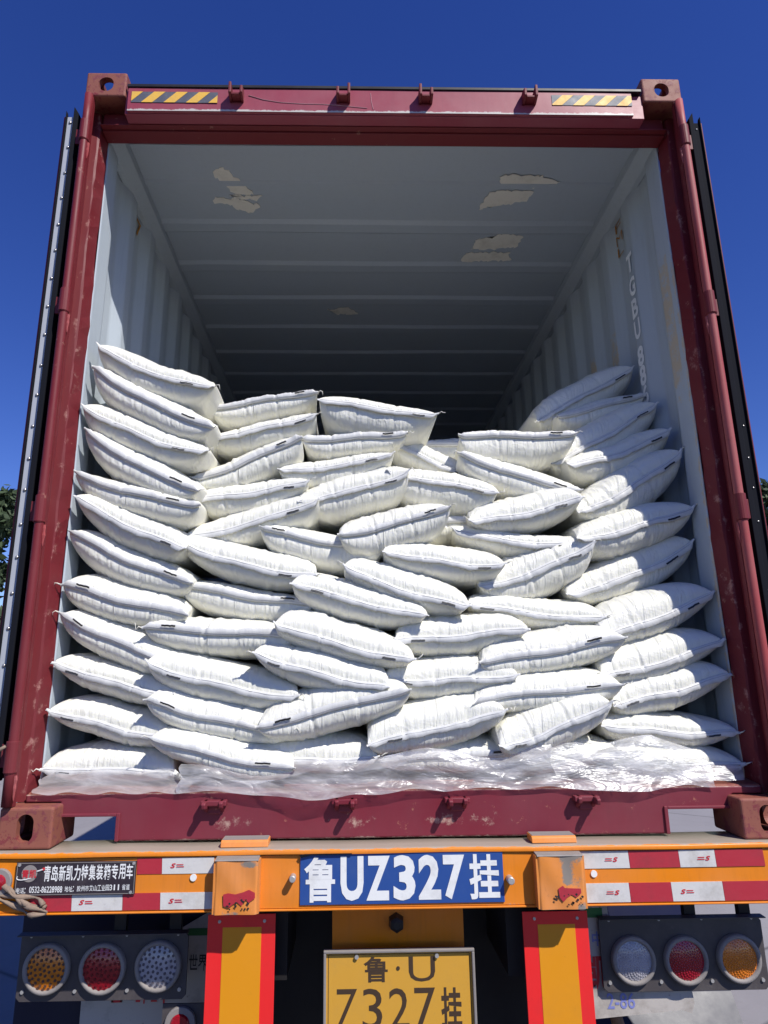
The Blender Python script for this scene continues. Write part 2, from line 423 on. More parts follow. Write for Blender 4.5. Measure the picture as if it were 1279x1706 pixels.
# corner posts: pressed J section with door recess, ridge and inner return
for sx in (-1, 1):
    prof = [(1.217, .003), (1.183, .003), (1.183, .022), (1.2125, .030), (1.2125, .082), (1.189, .086), (1.183, .090), (1.172, .152), (1.205, .156), (1.217, .12)]
    nz = 60; V = []; zs = np.linspace(.120, 2.776, nz); n = len(prof)
    rr = np.random.RandomState(5+sx)
    for z in zs:
        for k, (px, py) in enumerate(prof):
            d = .0022*math.sin(z*9+k*.2+sx)*(k in (6, 7))+.0012*rr.randn()*(k in (5, 6, 7))
            V.append((sx*(px+d), py, z))
    F = [(i*n+k, i*n+(k+1) % n, (i+1)*n+(k+1) % n, (i+1)*n+k) for i in range(nz-1) for k in range(n)]
    F += [tuple(range(n)), tuple(range((nz-1)*n, nz*n))]
    A = [rr.choice([.1, .3, .5])*(k in (5, 6)) + .35*(k in (7,))*(rr.rand() < .5)+.15*(k in (1, 4)) for z in zs for k in range(n)]
    m = MB(); m.add(V, F); m.make('corner_post', M['maroon'], CT, False, 0, A)
    # hinge rod and sleeves
    rd = MB(); rd.tube([(sx*1.198, -.006, z) for z in np.linspace(.122, 2.776, 24)], .0155, 14)
    rd.make('hinge_rod', M['rod'] if sx > 0 else M['maroon'], CT, True)  # right rod gets lighter salmon: its strong sunlight is put into the colour
    for z in (2.60, 1.845, 1.055, .265):
        h = MB(); h.tube([(sx*1.199, -.007, z-.046), (sx*1.199, -.007, z+.046)], .0192, 18)
        h.tube([(sx*1.199, -.007, z-.049), (sx*1.199, -.007, z-.046)], .0175, 18)
        h.box(min(sx*1.205, sx*1.25), max(sx*1.205, sx*1.25), .022, .032, z-.035, z+.035)
        hh = h.make('hinge', M['maroon'], CT, False, .002)
        w_ = MB(); w_.add([(sx*1.176, .0, z-.14), (sx*1.186, -.008, z-.05), (sx*1.172, .004, z-.05)], [(0, 1, 2)])
        # weld bead below each sleeve
        b = MB(); b.tube([(sx*1.181+random.uniform(-.001, .001), -.003, z-.055-.012*k) for k in range(7)], [.005, .006, .0045, .006, .004, .003, .001], 6)
        b.make('weld_bead', M['rod'], hh)

# header
hd = MB(); hd.box(-1.057, 1.057, .012, .085, 2.702, 2.815); hd.box(-1.045, 1.008, .0, .012, 2.706, 2.818)
nh = 90; V = []; xs = np.linspace(-1.045, 1.008, nh)
hd.make('header_beam', M['maroon_header'], CT, False, .002)
# front skin of the header, worn along its lower edge
xs = np.linspace(-1.044, 1.007, 240); zs = np.linspace(2.7065, 2.8175, 16); V = []; A = []
for z in zs:
    for x in xs:
        V.append((x, -.0012+.0008*math.sin(x*7)*math.sin(z*30), z)); A.append(max(0, 1-(z-2.7065)/.020)*.85+.1*(abs(x-.85) < .12))
F = [(j*240+i, j*240+i+1, (j+1)*240+i+1, (j+1)*240+i) for j in range(15) for i in range(239)]
obj('header_face', V, F, M['maroon_header'], CT, True, A)
l = MB(); l.box(-1.05, 1.05, -.006, .07, 2.820, 2.834); l.make('drip_edge', M['dark_frame'], CT, False, .002)
hi_ = MB(); hi_.box(-1.172, 1.172, .086, .150, 2.688, 2.775); hi_.box(-1.172, 1.172, .060, .0855, 2.696, 2.7015)
hi_.make('door_header_return', M['maroon'], CT, False, .002)
# scratches drawn on the header
s_ = MB(); P = [(-.5, 2.786), (-.44, 2.765), (-.37, 2.752), (-.28, 2.746), (-.2, 2.745), (-.12, 2.738), (-.02, 2.728)]
s_.tube([(x-.06, -.0022, z) for x, z in P], .0016, 5); s_.tube([(-.065, -.0022, 2.802), (-.062, -.0022, 2.76), (-.055, -.0022, 2.722)], .0012, 5)
s_.make('scratch', plain('chalky_scratch', (.55, .28, .30), .8), CT)

# lock keepers
def keeper_top(x, flip):
    k = MB(); a, b = (.052, .034) if not flip else (.034, .052)
    k.prism([(-.046, 2.757), (-.012, 2.748), (-.001, 2.748), (-.001, 2.80), (-.02, 2.80), (-.046, 2.757+a)], 0, x-.028, x-.017)
    k.prism([(-.046, 2.757), (-.012, 2.748), (-.001, 2.748), (-.001, 2.80), (-.02, 2.80), (-.046, 2.757+b)], 0, x+.017, x+.028)
    k.box(x-.017, x+.017, -.040, -.001, 2.752, 2.762)
    k.make('lock_keeper', M['maroon'], CT, False, .0025)
for x, fl in ((-.606, False), (-.176, True), (.157, False), (.58, True)): keeper_top(x, fl)
def keeper_bot(x, flip):
    yf = .066; k = MB(); k.box(x-.040, x+.040, yf-.030, yf, .108, .124)
    a, b = (.050, .026) if not flip else (.026, .050)
    for dx, L in ((-.031, a+.008), (.018, b+.010)):
        k.prism([(yf, .124), (yf, .086), (yf-.016, .098), (yf-L, .104), (yf-L-.004, .118), (yf-L+.004, .124)], 0, x+dx, x+dx+.013)
    k.box(x-.020, x+.020, yf-.008, yf, .082, .108)
    k.make('lock_keeper', M['maroon_sill'], CT, False, .003)
for x, fl in ((-.602+.02, False), (-.193+.02, True), (.162+.02, False), (.573+.02, True)): keeper_bot(x, fl)

# sill: front plate with two notches, top plate
NX, NZ = 470, 26
xs = np.linspace(-1.176, 1.172, NX); zs = np.linspace(.006, .143, NZ)
V = []; A = []
rs = np.random.RandomState(3)
for z in zs:
    for x in xs:
        q = 0
        for cx, s, am in ((-.52, .09, 1.0), (-.66, .05, .6), (-.12, .08, .9), (-.25, .05, .5), (.12, .07, .75), (.25, .12, .8), (.42, .1, .3)):
            q += .62*am*math.exp(-((x-cx)/s)**2)*max(0, 1-abs(z-.055)/.055)
        q += .6*max(0, 1-(z-.006)/.008)+.65*max(0, 1-(.143-z)/.006)
        dent = .007*math.exp(-((x+.27)/.16)**2)*max(0, (z-.10)/.04)
        V.append((x, .070+dent+.0008*math.sin(x*11+z*20), z)); A.append(min(q, 1))
def notch(x, z): return z < .078 and (-1.072 < x < -.888 or .857 < x < 1.066)
F = []
for j in range(NZ-1):
    for i in range(NX-1):
        if notch((xs[i]+xs[i+1])/2, (zs[j]+zs[j+1])/2): continue
        if (zs[j] < .118 and (xs[i] < -1.07 or xs[i] > 1.07)): continue
        F.append((j*NX+i, j*NX+i+1, (j+1)*NX+i+1, (j+1)*NX+i))
s_o = obj('sill_front', V, F, M['maroon_sill'], CT, True, A)
sm = s_o.modifiers.new('s', 'SOLIDIFY'); sm.thickness = .006; sm.offset = -1 
tp = MB(); n = 60; V = []
prof = [(.0735, .143), (.078, .1475), (.16, .158), (.30, .166), (.30, .158), (.08, .138)]
for i in range(n):
    x = -1.172+2.342*i/(n-1)
    for k, (y, z) in enumerate(prof):
        V.append((x, y+(.004*math.exp(-((x+.27)/.16)**2) if k < 2 else 0), z-.006*math.exp(-((x+.25)/.18)**2)*(k < 3)))
m_ = len(prof)
F = [(i*m_+k, i*m_+(k+1) % m_, (i+1)*m_+(k+1) % m_, (i+1)*m_+k) for i in range(n-1) for k in range(m_)]
F += [tuple(range(m_)), tuple(range((n-1)*m_, n*m_))]
tp.add(V, F); tp.make('sill_top', M['casting'], CT)
for x0, x1 in ((-1.072, -.888), (.857, 1.066)):
    fr = MB(); fr.box(x0, x1, .062, .11, .078, .087)
    if x0 < 0: fr.box(x1, x1+.012, .062, .11, .006, .087)
    else: fr.box(x0-.012, x0, .062, .11, .006, .087)
    fr.make('notch_frame', M['maroon_sill'], CT, False, .002)
cm = MB(); cm.box(-1.05, 1.05, .35, .362, .045, .148)
for k in range(18): cm.box(-1.15, 1.15, .7+k*.29, .745+k*.29, .03, .148)
cm.make('cross_members', M['dark_frame'], CT)
fl = MB()
for k in range(8):
    p = MB().box(-1.17+k*.293, -1.17+(k+1)*.293-.003, .302, LEN-.1, .150, .170); p.make('floor_board', M['ply'], CT)
for sx in (-1, 1):
    b = MB(); b.box(min(sx*1.217, sx*1.16), max(sx*1.217, sx*1.16), .20, LEN-.2, .03, .148); b.make('bottom_rail', M['maroon'], CT, False, .003)
    b = MB(); b.box(min(sx*1.217, sx*1.206), max(sx*1.217, sx*1.206), .19, LEN-.2, 2.70, 2.80); b.make('top_rail_outer', M['maroon'], CT)
    b = MB(); b.prism([(sx*1.200, 2.712), (sx*1.172, 2.712), (sx*1.128, 2.752), (sx*1.128, 2.800), (sx*1.200, 2.800)], 1, .158, LEN-.2)
    b.make('top_rail', M['inner'], CT, False, .004)

# corrugated side walls; wallx(y) is the inner face
def corr(y, y0=.19, pitch=.278):
    q = ((y-y0) % pitch)/pitch
    if q < .26: return 0.0
    if q < .49: return (q-.26)/.23
    if q < .75: return 1.0
    return 1-(q-.75)/.25
def wallx(y): return 1.169+.031*(corr(y, .193) if y > .19 else 0)
ys = [.152, .165, .19]
y = .193
while y < LEN-.12:
    for q in (0, .04, .13, .22, .26, .29, .375, .46, .49, .53, .62, .71, .75, .79, .87, .96): ys.append(y+q*.278)
    y += .278
ys = np.array([v for v in ys if v < LEN-.1]); NZ = 60; zs = np.linspace(.15, 2.76, NZ)
for sx in (-1, 1):
    V = []; A = []
    rr = np.random.RandomState(9+sx)
    scf = rr.rand(60)
    for z in zs:
        for yy in ys:
            dz = .0025*math.sin(z*4+yy*7)*math.sin(yy*3)
            V.append((sx*(wallx(yy)+dz), yy, z))
            k = int((yy-.193)/.278) if yy > .19 else 59
            a = 0
            if corr(yy, .193) < .02 and sx > 0 and yy > .19:
                a = max(0, min(1, (2.15+.2*scf[k]-z)/.15))*(.35+.35*scf[k])
                a *= max(0, min(1, (z-1.2-.4*scf[k-3])/.3))
            if yy < .17 and sx > 0: a = .6*max(0, min(1, (2.3-z)/.2))
            A.append(a)
    n = len(ys)
    F = [(j*n+i, j*n+i+1, (j+1)*n+i+1, (j+1)*n+i) for j in range(NZ-1) for i in range(n-1)]
    o = obj('side_wall', V, F, M['inner'], CT, True, A)
    s2_ = o.modifiers.new('s', 'SOLIDIFY'); s2_.thickness = .003; s2_.offset = -1 if sx < 0 else 1
# front wall (far end)
V = []; F = []
xs = np.linspace(-1.17, 1.17, 90)
for z in (.15, 2.76):
    for x in xs: V.append((x, LEN-.1+.02*math.sin(x*25), z))
F = [(i, i+1, 91+i, 90+i) for i in range(89)]
o = obj('end_wall', V, F, M['inner'], CT, True); o.modifiers.new('s', 'SOLIDIFY').thickness = .003
# roof: flat first panels, then pressed ribs
prof = [(.10, 2.800), (.262, 2.800), (.264, 2.794), (.272, 2.794), (.274, 2.801), (.478, 2.801), (.49, 2.792), (.505, 2.792), (.515, 2.802)]
y = .80
while y < LEN-.25:
    prof += [(y-.045, 2.802), (y-.022, 2.789), (y+.037, 2.789), (y+.060, 2.802), (y+.155, 2.8045)]; y += .350
prof.append((LEN-.05, 2.802))
nx = 30; V = []
for i in range(nx):
    x = -1.13+2.26*i/(nx-1)
    for (yy, z) in prof: V.append((x, yy, z+.004*math.sin(x*2.1+yy)*math.sin(yy*5+x)*(abs(x) < 1)))
n = len(prof)
F = [(i*n+k, i*n+k+1, (i+1)*n+k+1, (i+1)*n+k) for i in range(nx-1) for k in range(n-1)]
o = obj('roof', V, F, M['roof_in'], CT, True); s3 = o.modifiers.new('s', 'SOLIDIFY'); s3.thickness = .003; s3.offset = 1
ew = o.modifiers.new('e', 'EDGE_SPLIT'); ew.split_angle = R(12)
b = MB(); b.box(-1.21, 1.21, .086, LEN-.02, 2.815, 2.822); b.make('roof_skin', M['maroon'], CT)

# torn labels on the ceiling
def torn(pts, z=2.7885, ruff=.018, seed=0):
    rr = np.random.RandomState(seed); P = []
    m = len(pts)
    for i in range(m):
        a = np.array(pts[i]); b_ = np.array(pts[(i+1) % m])
        L = np.linalg.norm(b_-a); k = max(2, int(L/.012))
        for j in range(k): P.append(tuple(a+(b_-a)*j/k+rr.normal(0, ruff*.3, 2)))
    q = MB(); q.prism(P, 2, z, z+.0025); q.make('torn_label', M['label_paper'], CT)
torn([(-.80, .44), (-.76, .40), (-.72, .42), (-.66, .50), (-.62, .565), (-.70, .575), (-.73, .545)], 2.7925, seed=1)
torn([(-.74, .575), (-.66, .578), (-.58, .580), (-.60, .605), (-.71, .60)], 2.7925, seed=2)
torn([(-.83, .60), (-.76, .595), (-.68, .61), (-.60, .65), (-.64, .70), (-.70, .695), (-.76, .63), (-.82, .63)], 2.7925, seed=3)
torn([(.56, .44), (.63, .425), (.80, .445), (.86, .47), (.83, .50), (.70, .51), (.58, .495)], 2.7925, seed=4)
torn([(.53, .545), (.60, .53), (.75, .535), (.73, .60), (.62, .63), (.50, .665)], 2.7925, seed=5)
torn([(.54, .90), (.62, .885), (.65, .85), (.78, .87), (.77, .96), (.63, .985), (.52, .985)], 2.7925, seed=6)
torn([(.49, 1.02), (.74, 1.01), (.76, 1.085), (.62, 1.09), (.48, 1.10)], 2.7925, seed=7)
torn([(-.30, 1.60), (-.16, 1.58), (-.10, 1.66), (-.24, 1.66)], 2.7925, seed=8)
# stencilled characters stacked down the right wall
for ch, z in (('T', 2.375), ('G', 2.25), ('B', 2.14), ('U', 2.03), ('8', 1.895), ('8', 1.80), ('6', 1.705)):
    hz = .048
    text(ch, (0, 1, 0, 1), M['grey_print'], CT, name='stencil_letter',
         mapf=lambda a, b, z=z: (wallx(.536-.060*a)-.0055, .536-.060*a, z-hz+2*hz*b), bold=.035)
for ch, y0, z0, y1, z1 in (('F', .678, 2.655, .612, 2.705), ('M', .680, 2.585, .610, 2.640), ('L', .678, 2.520, .614, 2.570)):
    text(ch, (0, 1, 0, 1), M['orange_print'], CT, name='crayon_mark',
         mapf=lambda a, b: (1.1955, y0+(y1-y0)*a, z0+(z1-z0)*b), bold=-.012)
text('7', (0, 1, 0, 1), M['orange_print'], CT, name='crayon_mark', mapf=lambda a, b: (-1.1955, .612+.062*a, 2.60+.09*b), bold=.01)

# hazard tapes on the header
def hazard(x0, x1, z0, z1, phase):
    y_ = -.0035; w_ = .045; sh = .05
    back = MB().box(x0, x1, y_, y_+.001, z0, z1).make('hazard_tape', M['tape_black'], CT)
    k = 0; x = x0-sh+phase
    while x < x1:
        P = [(x, z0), (x+w_, z0), (x+w_+sh, z1), (x+sh, z1)]
        # clip polygon to the tape
        def clip(P, f, lim, sgn):
            out = []
            for i in range(len(P)):
                a, b = P[i], P[(i+1) % len(P)]
                ia, ib = sgn*(a[0]-lim) >= 0, sgn*(b[0]-lim) >= 0
                if ia: out.append(a)
                if ia != ib:
                    t_ = (lim-a[0])/(b[0]-a[0]); out.append((lim, a[1]+t_*(b[1]-a[1])))
            return out
        Q = clip(P, 0, x0+.0005, 1); Q = clip(Q, 0, x1-.0005, -1) if len(Q) > 2 else Q
        if len(Q) > 2: MB().prism(Q, 1, y_-.0008, y_-.0002).make('stripe', M['tape_yellow'], back)
        x += 2*w_
hazard(-1.030, -.684, 2.745, 2.797, .0)
hazard(.676, 1.006, 2.751, 2.801, .045)

# doors folded back along the sides
for sx in (-1, 1):
    X = lambda a, b: (min(sx*a, sx*b), max(sx*a, sx*b))
    z0, z1 = .19, 2.715
    d = MB(); d.box(*X(1.262, 1.300), .050, 1.19, z0, z1); d.box(*X(1.3005, 1.3145), .046, 1.19, z0-.01, z1+.005)
    door = d.make('container_door', M['maroon'], CT, False, .003)
    st = MB(); st.box(*X(1.2665, 1.2955), .038, .049, z0, z1-.005); st.make('gasket_retainer', M['strip'] if sx < 0 else M['black_rubber'], door, False, .001)
    for (a, b_, dy, tipz) in ((1.246, 1.2645, .020, .03), (1.2965, 1.3005, .030, .022)):
        gk = MB(); xa, xb = X(a, b_)
        gk.prism([(xa, z0), (xb, z0), (xb, z1+(tipz if sx > 0 else .0)), (xa, z1+(.0 if sx > 0 else tipz))], 1, dy, .050)
        gk.make('gasket_lip', M['black_rubber'], door, False, .002)
    z = z1-.035; first = None
    while z > z0:
        if sx > 0 and first is not None and random.random() < .6: z -= .119; continue
        if first is None:
            q = MB(); n = 10; V = []; F = []
            for ring, (rr_, dy) in enumerate(((.0062, 0), (.0058, -.0022), (.0035, -.0042), (0.0001, -.0048))):
                for k in range(n): V.append((rr_*math.cos(k*2*math.pi/n), dy, rr_*math.sin(k*2*math.pi/n)))
            for ring in range(3):
                for k in range(n): F.append((ring*n+k, ring*n+(k+1) % n, (ring+1)*n+(k+1) % n, (ring+1)*n+k))
            q.add(V, F); first = q.make('rivet', M['rivet'], None, True); first.parent = door; ro = first
        else:
            ro = first.copy(); col.objects.link(ro)
        ro.scale = (1, 1, 1) if sx < 0 else (.6, .6, .6); ro.location = (sx*1.280+random.uniform(-.002, .002), .0375, z+random.uniform(-.004, .004)); z -= .119

# ------------------------------------------------------------------ semi-trailer
TR = thing('semi_trailer', 'orange container chassis trailer under the maroon container, with blue and yellow number plates', 'trailer', (0, 0, gz))
YF = -.030
# rear beam: pressed face with worn attribute, top flange, lower lip
xs = np.linspace(-1.245, 1.245, 300); zs = np.linspace(-.158, -.018, 14); V = []; A = []
for z in zs:
    for x in xs: V.append((x, YF+.0010*math.sin(x*6)*math.sin(z*40), z)); A.append(.35*max(0, 1-(z+.158)/.01)+.25*max(0, 1-(-.018-z)/.006))
F = [(j*300+i, j*300+i+1, (j+1)*300+i+1, (j+1)*300+i) for j in range(13) for i in range(299)]
obj('beam_face', V, F, M['orange'], TR, True, A)
b = MB(); b.box(-1.245, 1.245, YF+.0015, .10, -.160, -.017); b.box(-1.245, 1.245, YF-.004, .10, -.1655, -.1602); b.make('rear_beam', M['orange'], TR, False, .002)
xs = np.linspace(-1.25, 1.25, 300); prof = [(-.038, -.0135), (-.0395, -.0045), (-.037, -.0015), (-.02, -.001), (.02, -.0012), (.12, -.0012), (.12, -.0135)]
V = []; A = []
for x in xs:
    for k, (y, z) in enumerate(prof):
        V.append((x, y+.0015*math.sin(x*8), z+.0007*math.sin(x*13))); A.append((0, .15, .5, .85, .9, .9, 0)[k])
n = len(prof); F = [(i*n+k, i*n+k+1, (i+1)*n+k+1, (i+1)*n+k) for i in range(299) for k in range(n-1)]
F.append(tuple(range(n)))
obj('beam_flange', V, F, M['orange'], TR, True, A)
for x0, x1 in ((-.546, -.403), (.398, .535)):
    q = MB(); q.prism([(-.006, .0), (-.002, .015), (.004, .019), (.055, .019), (.055, .0)], 0, x0, x1); o = q.make('container_guide', M['orange_worn'], TR, False, .002)
    q = MB(); q.box(x0+.003, x1-.003, .004, .054, .0192, .0205); q.make('worn_top', M['ring'], o)
# worn bracket boxes standing proud of the beam
for x0, x1, fl in ((-.552, -.418, 0), (.389, .533, 1)):
    nx, nz = 60, 60; V = []; A = []
    for z in np.linspace(-.161, -.020, nz):
        for x in np.linspace(x0, x1, nx):
            e = min(x-x0, x1-x); y = YF-.040+.012*max(0, 1-e/.012)**2+.0012*math.sin(x*60+z*40)
            q = .5*max(0, 1-(z+.161)/.03)+.35*max(0, 1-(-.02-z)/.02)+.3*max(0, 1-e/.012)
            if fl: q += .75*math.exp(-((x-.48)/.022)**2)*max(0, min(1, (z+.11)/.02))+.4*math.exp(-((x-.515)/.015)**2)
            else: q += .5*math.exp(-((x+.45)/.03)**2)*math.exp(-((z+.035)/.01)**2)
            V.append((x, y, z)); A.append(min(1, q))
    F = [(j*nx+i, j*nx+i+1, (j+1)*nx+i+1, (j+1)*nx+i) for j in range(nz-1) for i in range(nx-1)]
    bo = obj('twistlock_bracket', V, F, M['orange_worn'], TR, True, A)
    q = MB(); q.box(x0+.0005, x1-.0005, YF-.037, YF-.0006, -.1605, -.0205); q.make('bracket_body', M['orange_worn'], bo)
    q = MB(); q.prism([(YF-.042, -.0205), (YF-.040, -.0175), (YF-.001, -.0145), (YF-.001, -.0200)], 0, x0+.004, x1-.004); q.make('bracket_cap', M['ring'], bo)
    # torn red sticker remains
    rr = np.random.RandomState(4+fl); P = []
    cx = -.475 if not fl else .478
    top = [(-.045, -.108), (-.03, -.105), (-.01, -.106), (.012, -.103), (.028, -.095), (.045, -.104)] if not fl else [(-.03, -.106), (-.018, -.098), (-.01, -.106), (.015, -.105), (.036, -.106)]
    bot = [(.046, -.118), (.03, -.130), (.02, -.122), (.008, -.138), (-.004, -.127), (-.018, -.133), (-.03, -.142), (-.045, -.136)] if not fl else [(.038, -.118), (.022, -.13), (.01, -.121), (-.004, -.130), (-.016, -.141), (-.026, -.128)]
    for p in top+bot: P.append((cx+p[0]+rr.normal(0, .001), p[1]+rr.normal(0, .001)))
    q = MB(); q.prism(P, 1, YF-.0435, YF-.0425); q.make('torn_sticker', M['tape_red'], bo)
    q = MB()
    for k in range(14):
        x_, z_ = cx-.04+.08*rr.rand(), -.120-.028*rr.rand(); w_ = .0015+.0035*rr.rand()
        q.prism([(x_-w_, z_), (x_-w_*.2, z_+w_*.8), (x_+w_, z_+w_*.2), (x_+w_*.3, z_-w_)], 1, YF-.0445, YF-.0437)
    q.make('glue_residue', M['black_print'], bo)

def quad(name, pts, y, th, mat, parent):
    return MB().prism(pts, 1, y-th, y).make(name, mat, parent)
def rect(name, x0, x1, z0, z1, y, th, mat, parent, bv=0):
    o = MB().box(x0, x1, y-th, y, z0, z1).make(name, mat, parent)
    if bv: bev(o, bv)
    return o
YT = YF-.0018
def mark(x, z, flip, parent, y=YT-.0016):
    """small printed maker's mark: a slanted S with two short lines"""
    s = -1 if flip else 1
    text('S', (x-.008, x+.008, z-.006, z+.007), M['red_print'], parent, y=y, bold=.03, name='printed_mark', shear=.3)
    q = MB()
    for dz, L in ((.002, .020), (-.0035, .022)): 
        a, b_ = x+s*.010, x+s*(.010+L); q.box(min(a, b_), max(a, b_), y-.0002, y, z+dz, z+dz+.0022)
    q.make('printed_line', M['red_print'], parent)
rowsL_top = [(-.782, -.710, 'r'), (-.709, -.556, 'w')]
rowsR_top = [(.535, .680, 'w'), (.681, .832, 'r'), (.833, .942, 'w'), (.943, 1.090, 'r')]
rowsR_bot = [(.535, .673, 'w'), (.674, .799, 'r'), (.800, .954, 'w'), (.955, 1.10, 'r')]
rowsL_bot = [(-.965, -.900, 'r'), (-.899, -.814, 'w'), (-.813, -.708, 'r'), (-.707, -.556, 'w')]
rowsL_bot = [(-1.085, -.965, 'r'), (-.964, -.818, 'w'), (-.817, -.709, 'r'), (-.708, -.556, 'w')]
def tapes(rows, z0, z1, sl=0):
    for i, (a, b_, c) in enumerate(rows):
        o = quad('reflective_tape', [(a, z0), (b_, z0), (b_-.002, z1), (a-.002, z1)], YT+.0012, .0016, M['tape_white'] if c == 'w' else M['tape_red'], TR)
        if c == 'w': 
            fl = (i % 2 == 0) if z0 > -.09 else (i == 0)
            mark((a+b_)/2+(.03 if fl else -.045 if b_-a > .12 else .0), (z0+z1)/2, fl, o)
tapes(rowsL_top, -.062, -.019); tapes(rowsR_top, -.065, -.018); tapes(rowsR_bot, -.156, -.105); tapes(rowsL_bot, -.156, -.112)
# blue plate
bp = rect('blue_plate', -.303, .299, -.150, -.0125, YF-.0015, .003, M['blue_plate'], TR, .001)
YB = YF-.0058
text('鲁', (-.291, -.200, -.143, -.021), M['plate_white'], bp, y=YB, bold=.022)
text('U', (-.184, -.116, -.140, -.021), M['plate_white'], bp, y=YB, bold=.038)
text('Z', (-.108, -.038, -.140, -.021), M['plate_white'], bp, y=YB, bold=.038)
text('3', (-.028, .037, -.141, -.020), M['plate_white'], bp, y=YB, bold=.038)
text('2', (.046, .112, -.140, -.020), M['plate_white'], bp, y=YB, bold=.038)
text('7', (.120, .184, -.140, -.021), M['plate_white'], bp, y=YB, bold=.038)
text('挂', (.197, .286, -.141, -.020), M['plate_white'], bp, y=YB, bold=.024)
cu_ = MB(); cu_.prism([(-.305, -.0165), (-.29, -.0125), (-.25, -.0118), (-.15, -.0118), (-.15, -.0145), (-.27, -.0155), (-.30, -.022)], 1, YF-.012, YF-.0048); cu_.make('curled_edge', M['black_rubber'], bp)
# round reflector studs
for x, z, rd_, dp, m_ in ((-.324, -.075, .0095, .028, 'bolt'), (.316, -.0885, .0105, .028, 'bolt')):
    q = MB(); q.tube([(x, YF, z), (x, YF-dp, z), (x, YF-dp-.002, z)], [rd_, rd_, rd_*.8], 18); q.make('stub_bolt', M[m_], TR, True).modifiers.new('e', 'EDGE_SPLIT')
for x, z in ((-.6165, -.073), (.570, -.079)):
    q = MB(); q.tube([(x, YF, z), (x, YF-.004, z)], .0095, 16); q.make('rivet_disc', M['white_print'], TR)
# name plate with silver border
npz = rect('name_plate', -1.132, -.783, -.113, -.024, YF-.006, .003, M['name_plate'], TR, .001)
YN = YF-.0095
q = MB()
for a in ((-1.129, -.786, -.0272, -.0258), (-1.129, -.786, -.1108, -.1094), (-1.129, -1.1276, -.1094, -.0272), (-.7874, -.786, -.1094, -.0272)):
    q.box(a[0], a[1], YN-.0004, YN+.0004, a[2], a[3])
q.make('silver_border', M['ring'], npz)
for i, ch in enumerate('青岛新凯力特集装箱专用车'):
    x = -1.050+i*.0217
    text(ch, (x, x+.0192, -.0755+.0008*i*.4, -.0335+.0005*i*.4), M['plate_white'], npz, y=YN, bold=.016)
for i, ch in enumerate('电话:'):
    text(ch, (-1.126+i*.0125, -1.115+i*.0125 if ch != ':' else -1.0985, -.106, -.091), M['plate_white'], npz, y=YN, bold=.006)
text('0532-86228988', (-1.088, -.993, -.105, -.088), M['plate_white'], npz, y=YN, bold=.012)
for i, ch in enumerate('地址:胶州市艾山工业园311省道'):
    x = -.986+i*.0118
    text(ch, (x, x+(.0105 if ord(ch) > 500 else (.0025 if ch == ':' else .007 if ch != '1' else .0035)), -.1035+.0002*i, -.0885+.0002*i), M['plate_white'], npz, y=YN, bold=.006)
q = MB(); q.tube([(-1.092, YN+.001, -.054), (-1.092, YN-.0006, -.054)], .0225, 32); q.make('globe_emblem', M['ring'], npz)
text('青凯', (-1.113, -1.071, -.066, -.043), M['red_print'], npz, y=YN-.0014, bold=.02)
q = MB(); P = []
for k in range(20):
    a = math.pi*(.78+.66*k/19)*1.0+math.pi*.0
    P.append((-1.092+.035*math.cos(a+.35), YN-.0012, -.056+.011*math.sin(a+.35)+.26*.035*math.cos(a+.35)))
q.tube(P, .0012, 5)
q.tube([(-1.070, YN-.0012, -.048), (-1.060, YN-.0012, -.045), (-1.053, YN-.0012, -.0425)], .0018, 5)
q.make('orbit_line', M['plate_white'], npz)
q = MB(); q.tube([(-1.052, YN, -.042), (-1.052, YN-.0022, -.042)], .004, 12); q.make('emblem_dot', M['red_print'], npz)
for x, z in ((-1.1225, -.031), (-.791, -.0305), (-.795, -.107)):
    q = MB(); q.tube([(x, YN+.001, z), (x, YN-.002, z)], .0042, 10); q.make('screw', M['bolt'], npz)
# left end side-marker lamp and rag
q = MB(); q.tube([(-1.178, YF, -.076), (-1.178, YF-.012, -.076)], .036, 28); sl_ = q.make('side_marker_lamp', M['ring'], TR, False, .002)
q = MB(); q.tube([(-1.178, YF-.012, -.076), (-1.178, YF-.018, -.076), (-1.178, YF-.022, -.076)], [.022, .020, .010], 24); q.make('lens', M['lens_red'], sl_)
rag = MB(); rr = np.random.RandomState(2)
for k in range(5):
    P = []
    for j in range(14):
        q_ = j/13; P.append((-1.20+.165*q_+.005*math.sin(j+k), YF-.014-.007*math.sin(q_*9+k), -.094-.048*q_+.012*k*(1-q_*.5)-.022+.008*math.sin(q_*7+k*2)))
    rag.tube(P, [.0055+.0028*math.sin(j*1.3+k) for j in range(14)], 7)
rg = rag.make('knotted_rag', M['rag'], None, True); tag(rg, 'dusty knotted rag tied round the left end of the orange beam', 'rag')
# rope end at the left post
q = MB(); q.tube([(-1.26, -.02, .292), (-1.235, -.035, .284), (-1.215, -.042, .292), (-1.205, -.040, .300)], [.006, .007, .006, .004], 8)
tag(q.make('rope_end', M['rag'], None, True), 'short frayed rope end poking out at the left door hinge', 'rope')

# marker boards
for nm, x0, x1, zt, ix0, ix1 in (('l', -.578, -.378, -.187, -.533, -.419), ('r', .360, .556, -.193, .404, .516)):
    bo = rect('marker_board', x0, x1, -1.02, zt, .022, .004, M['board_red'], TR, .001)
    rect('amber_panel', ix0, ix1, -.99, zt-.034, .0178, .0008, M['board_amber'], bo)
    q = MB()
    for x in (x0+.035, x1-.032): q.tube([(x, .0178, zt-.018), (x, .0145, zt-.018)], .0045, 10)
    q.make('board_screw', M['bolt'], bo)
    q = MB(); q.box((x0+x1)/2-.03, (x0+x1)/2+.03, .03, .07, -1.0, -.166); q.make('board_bracket', M['dark_frame'], TR)
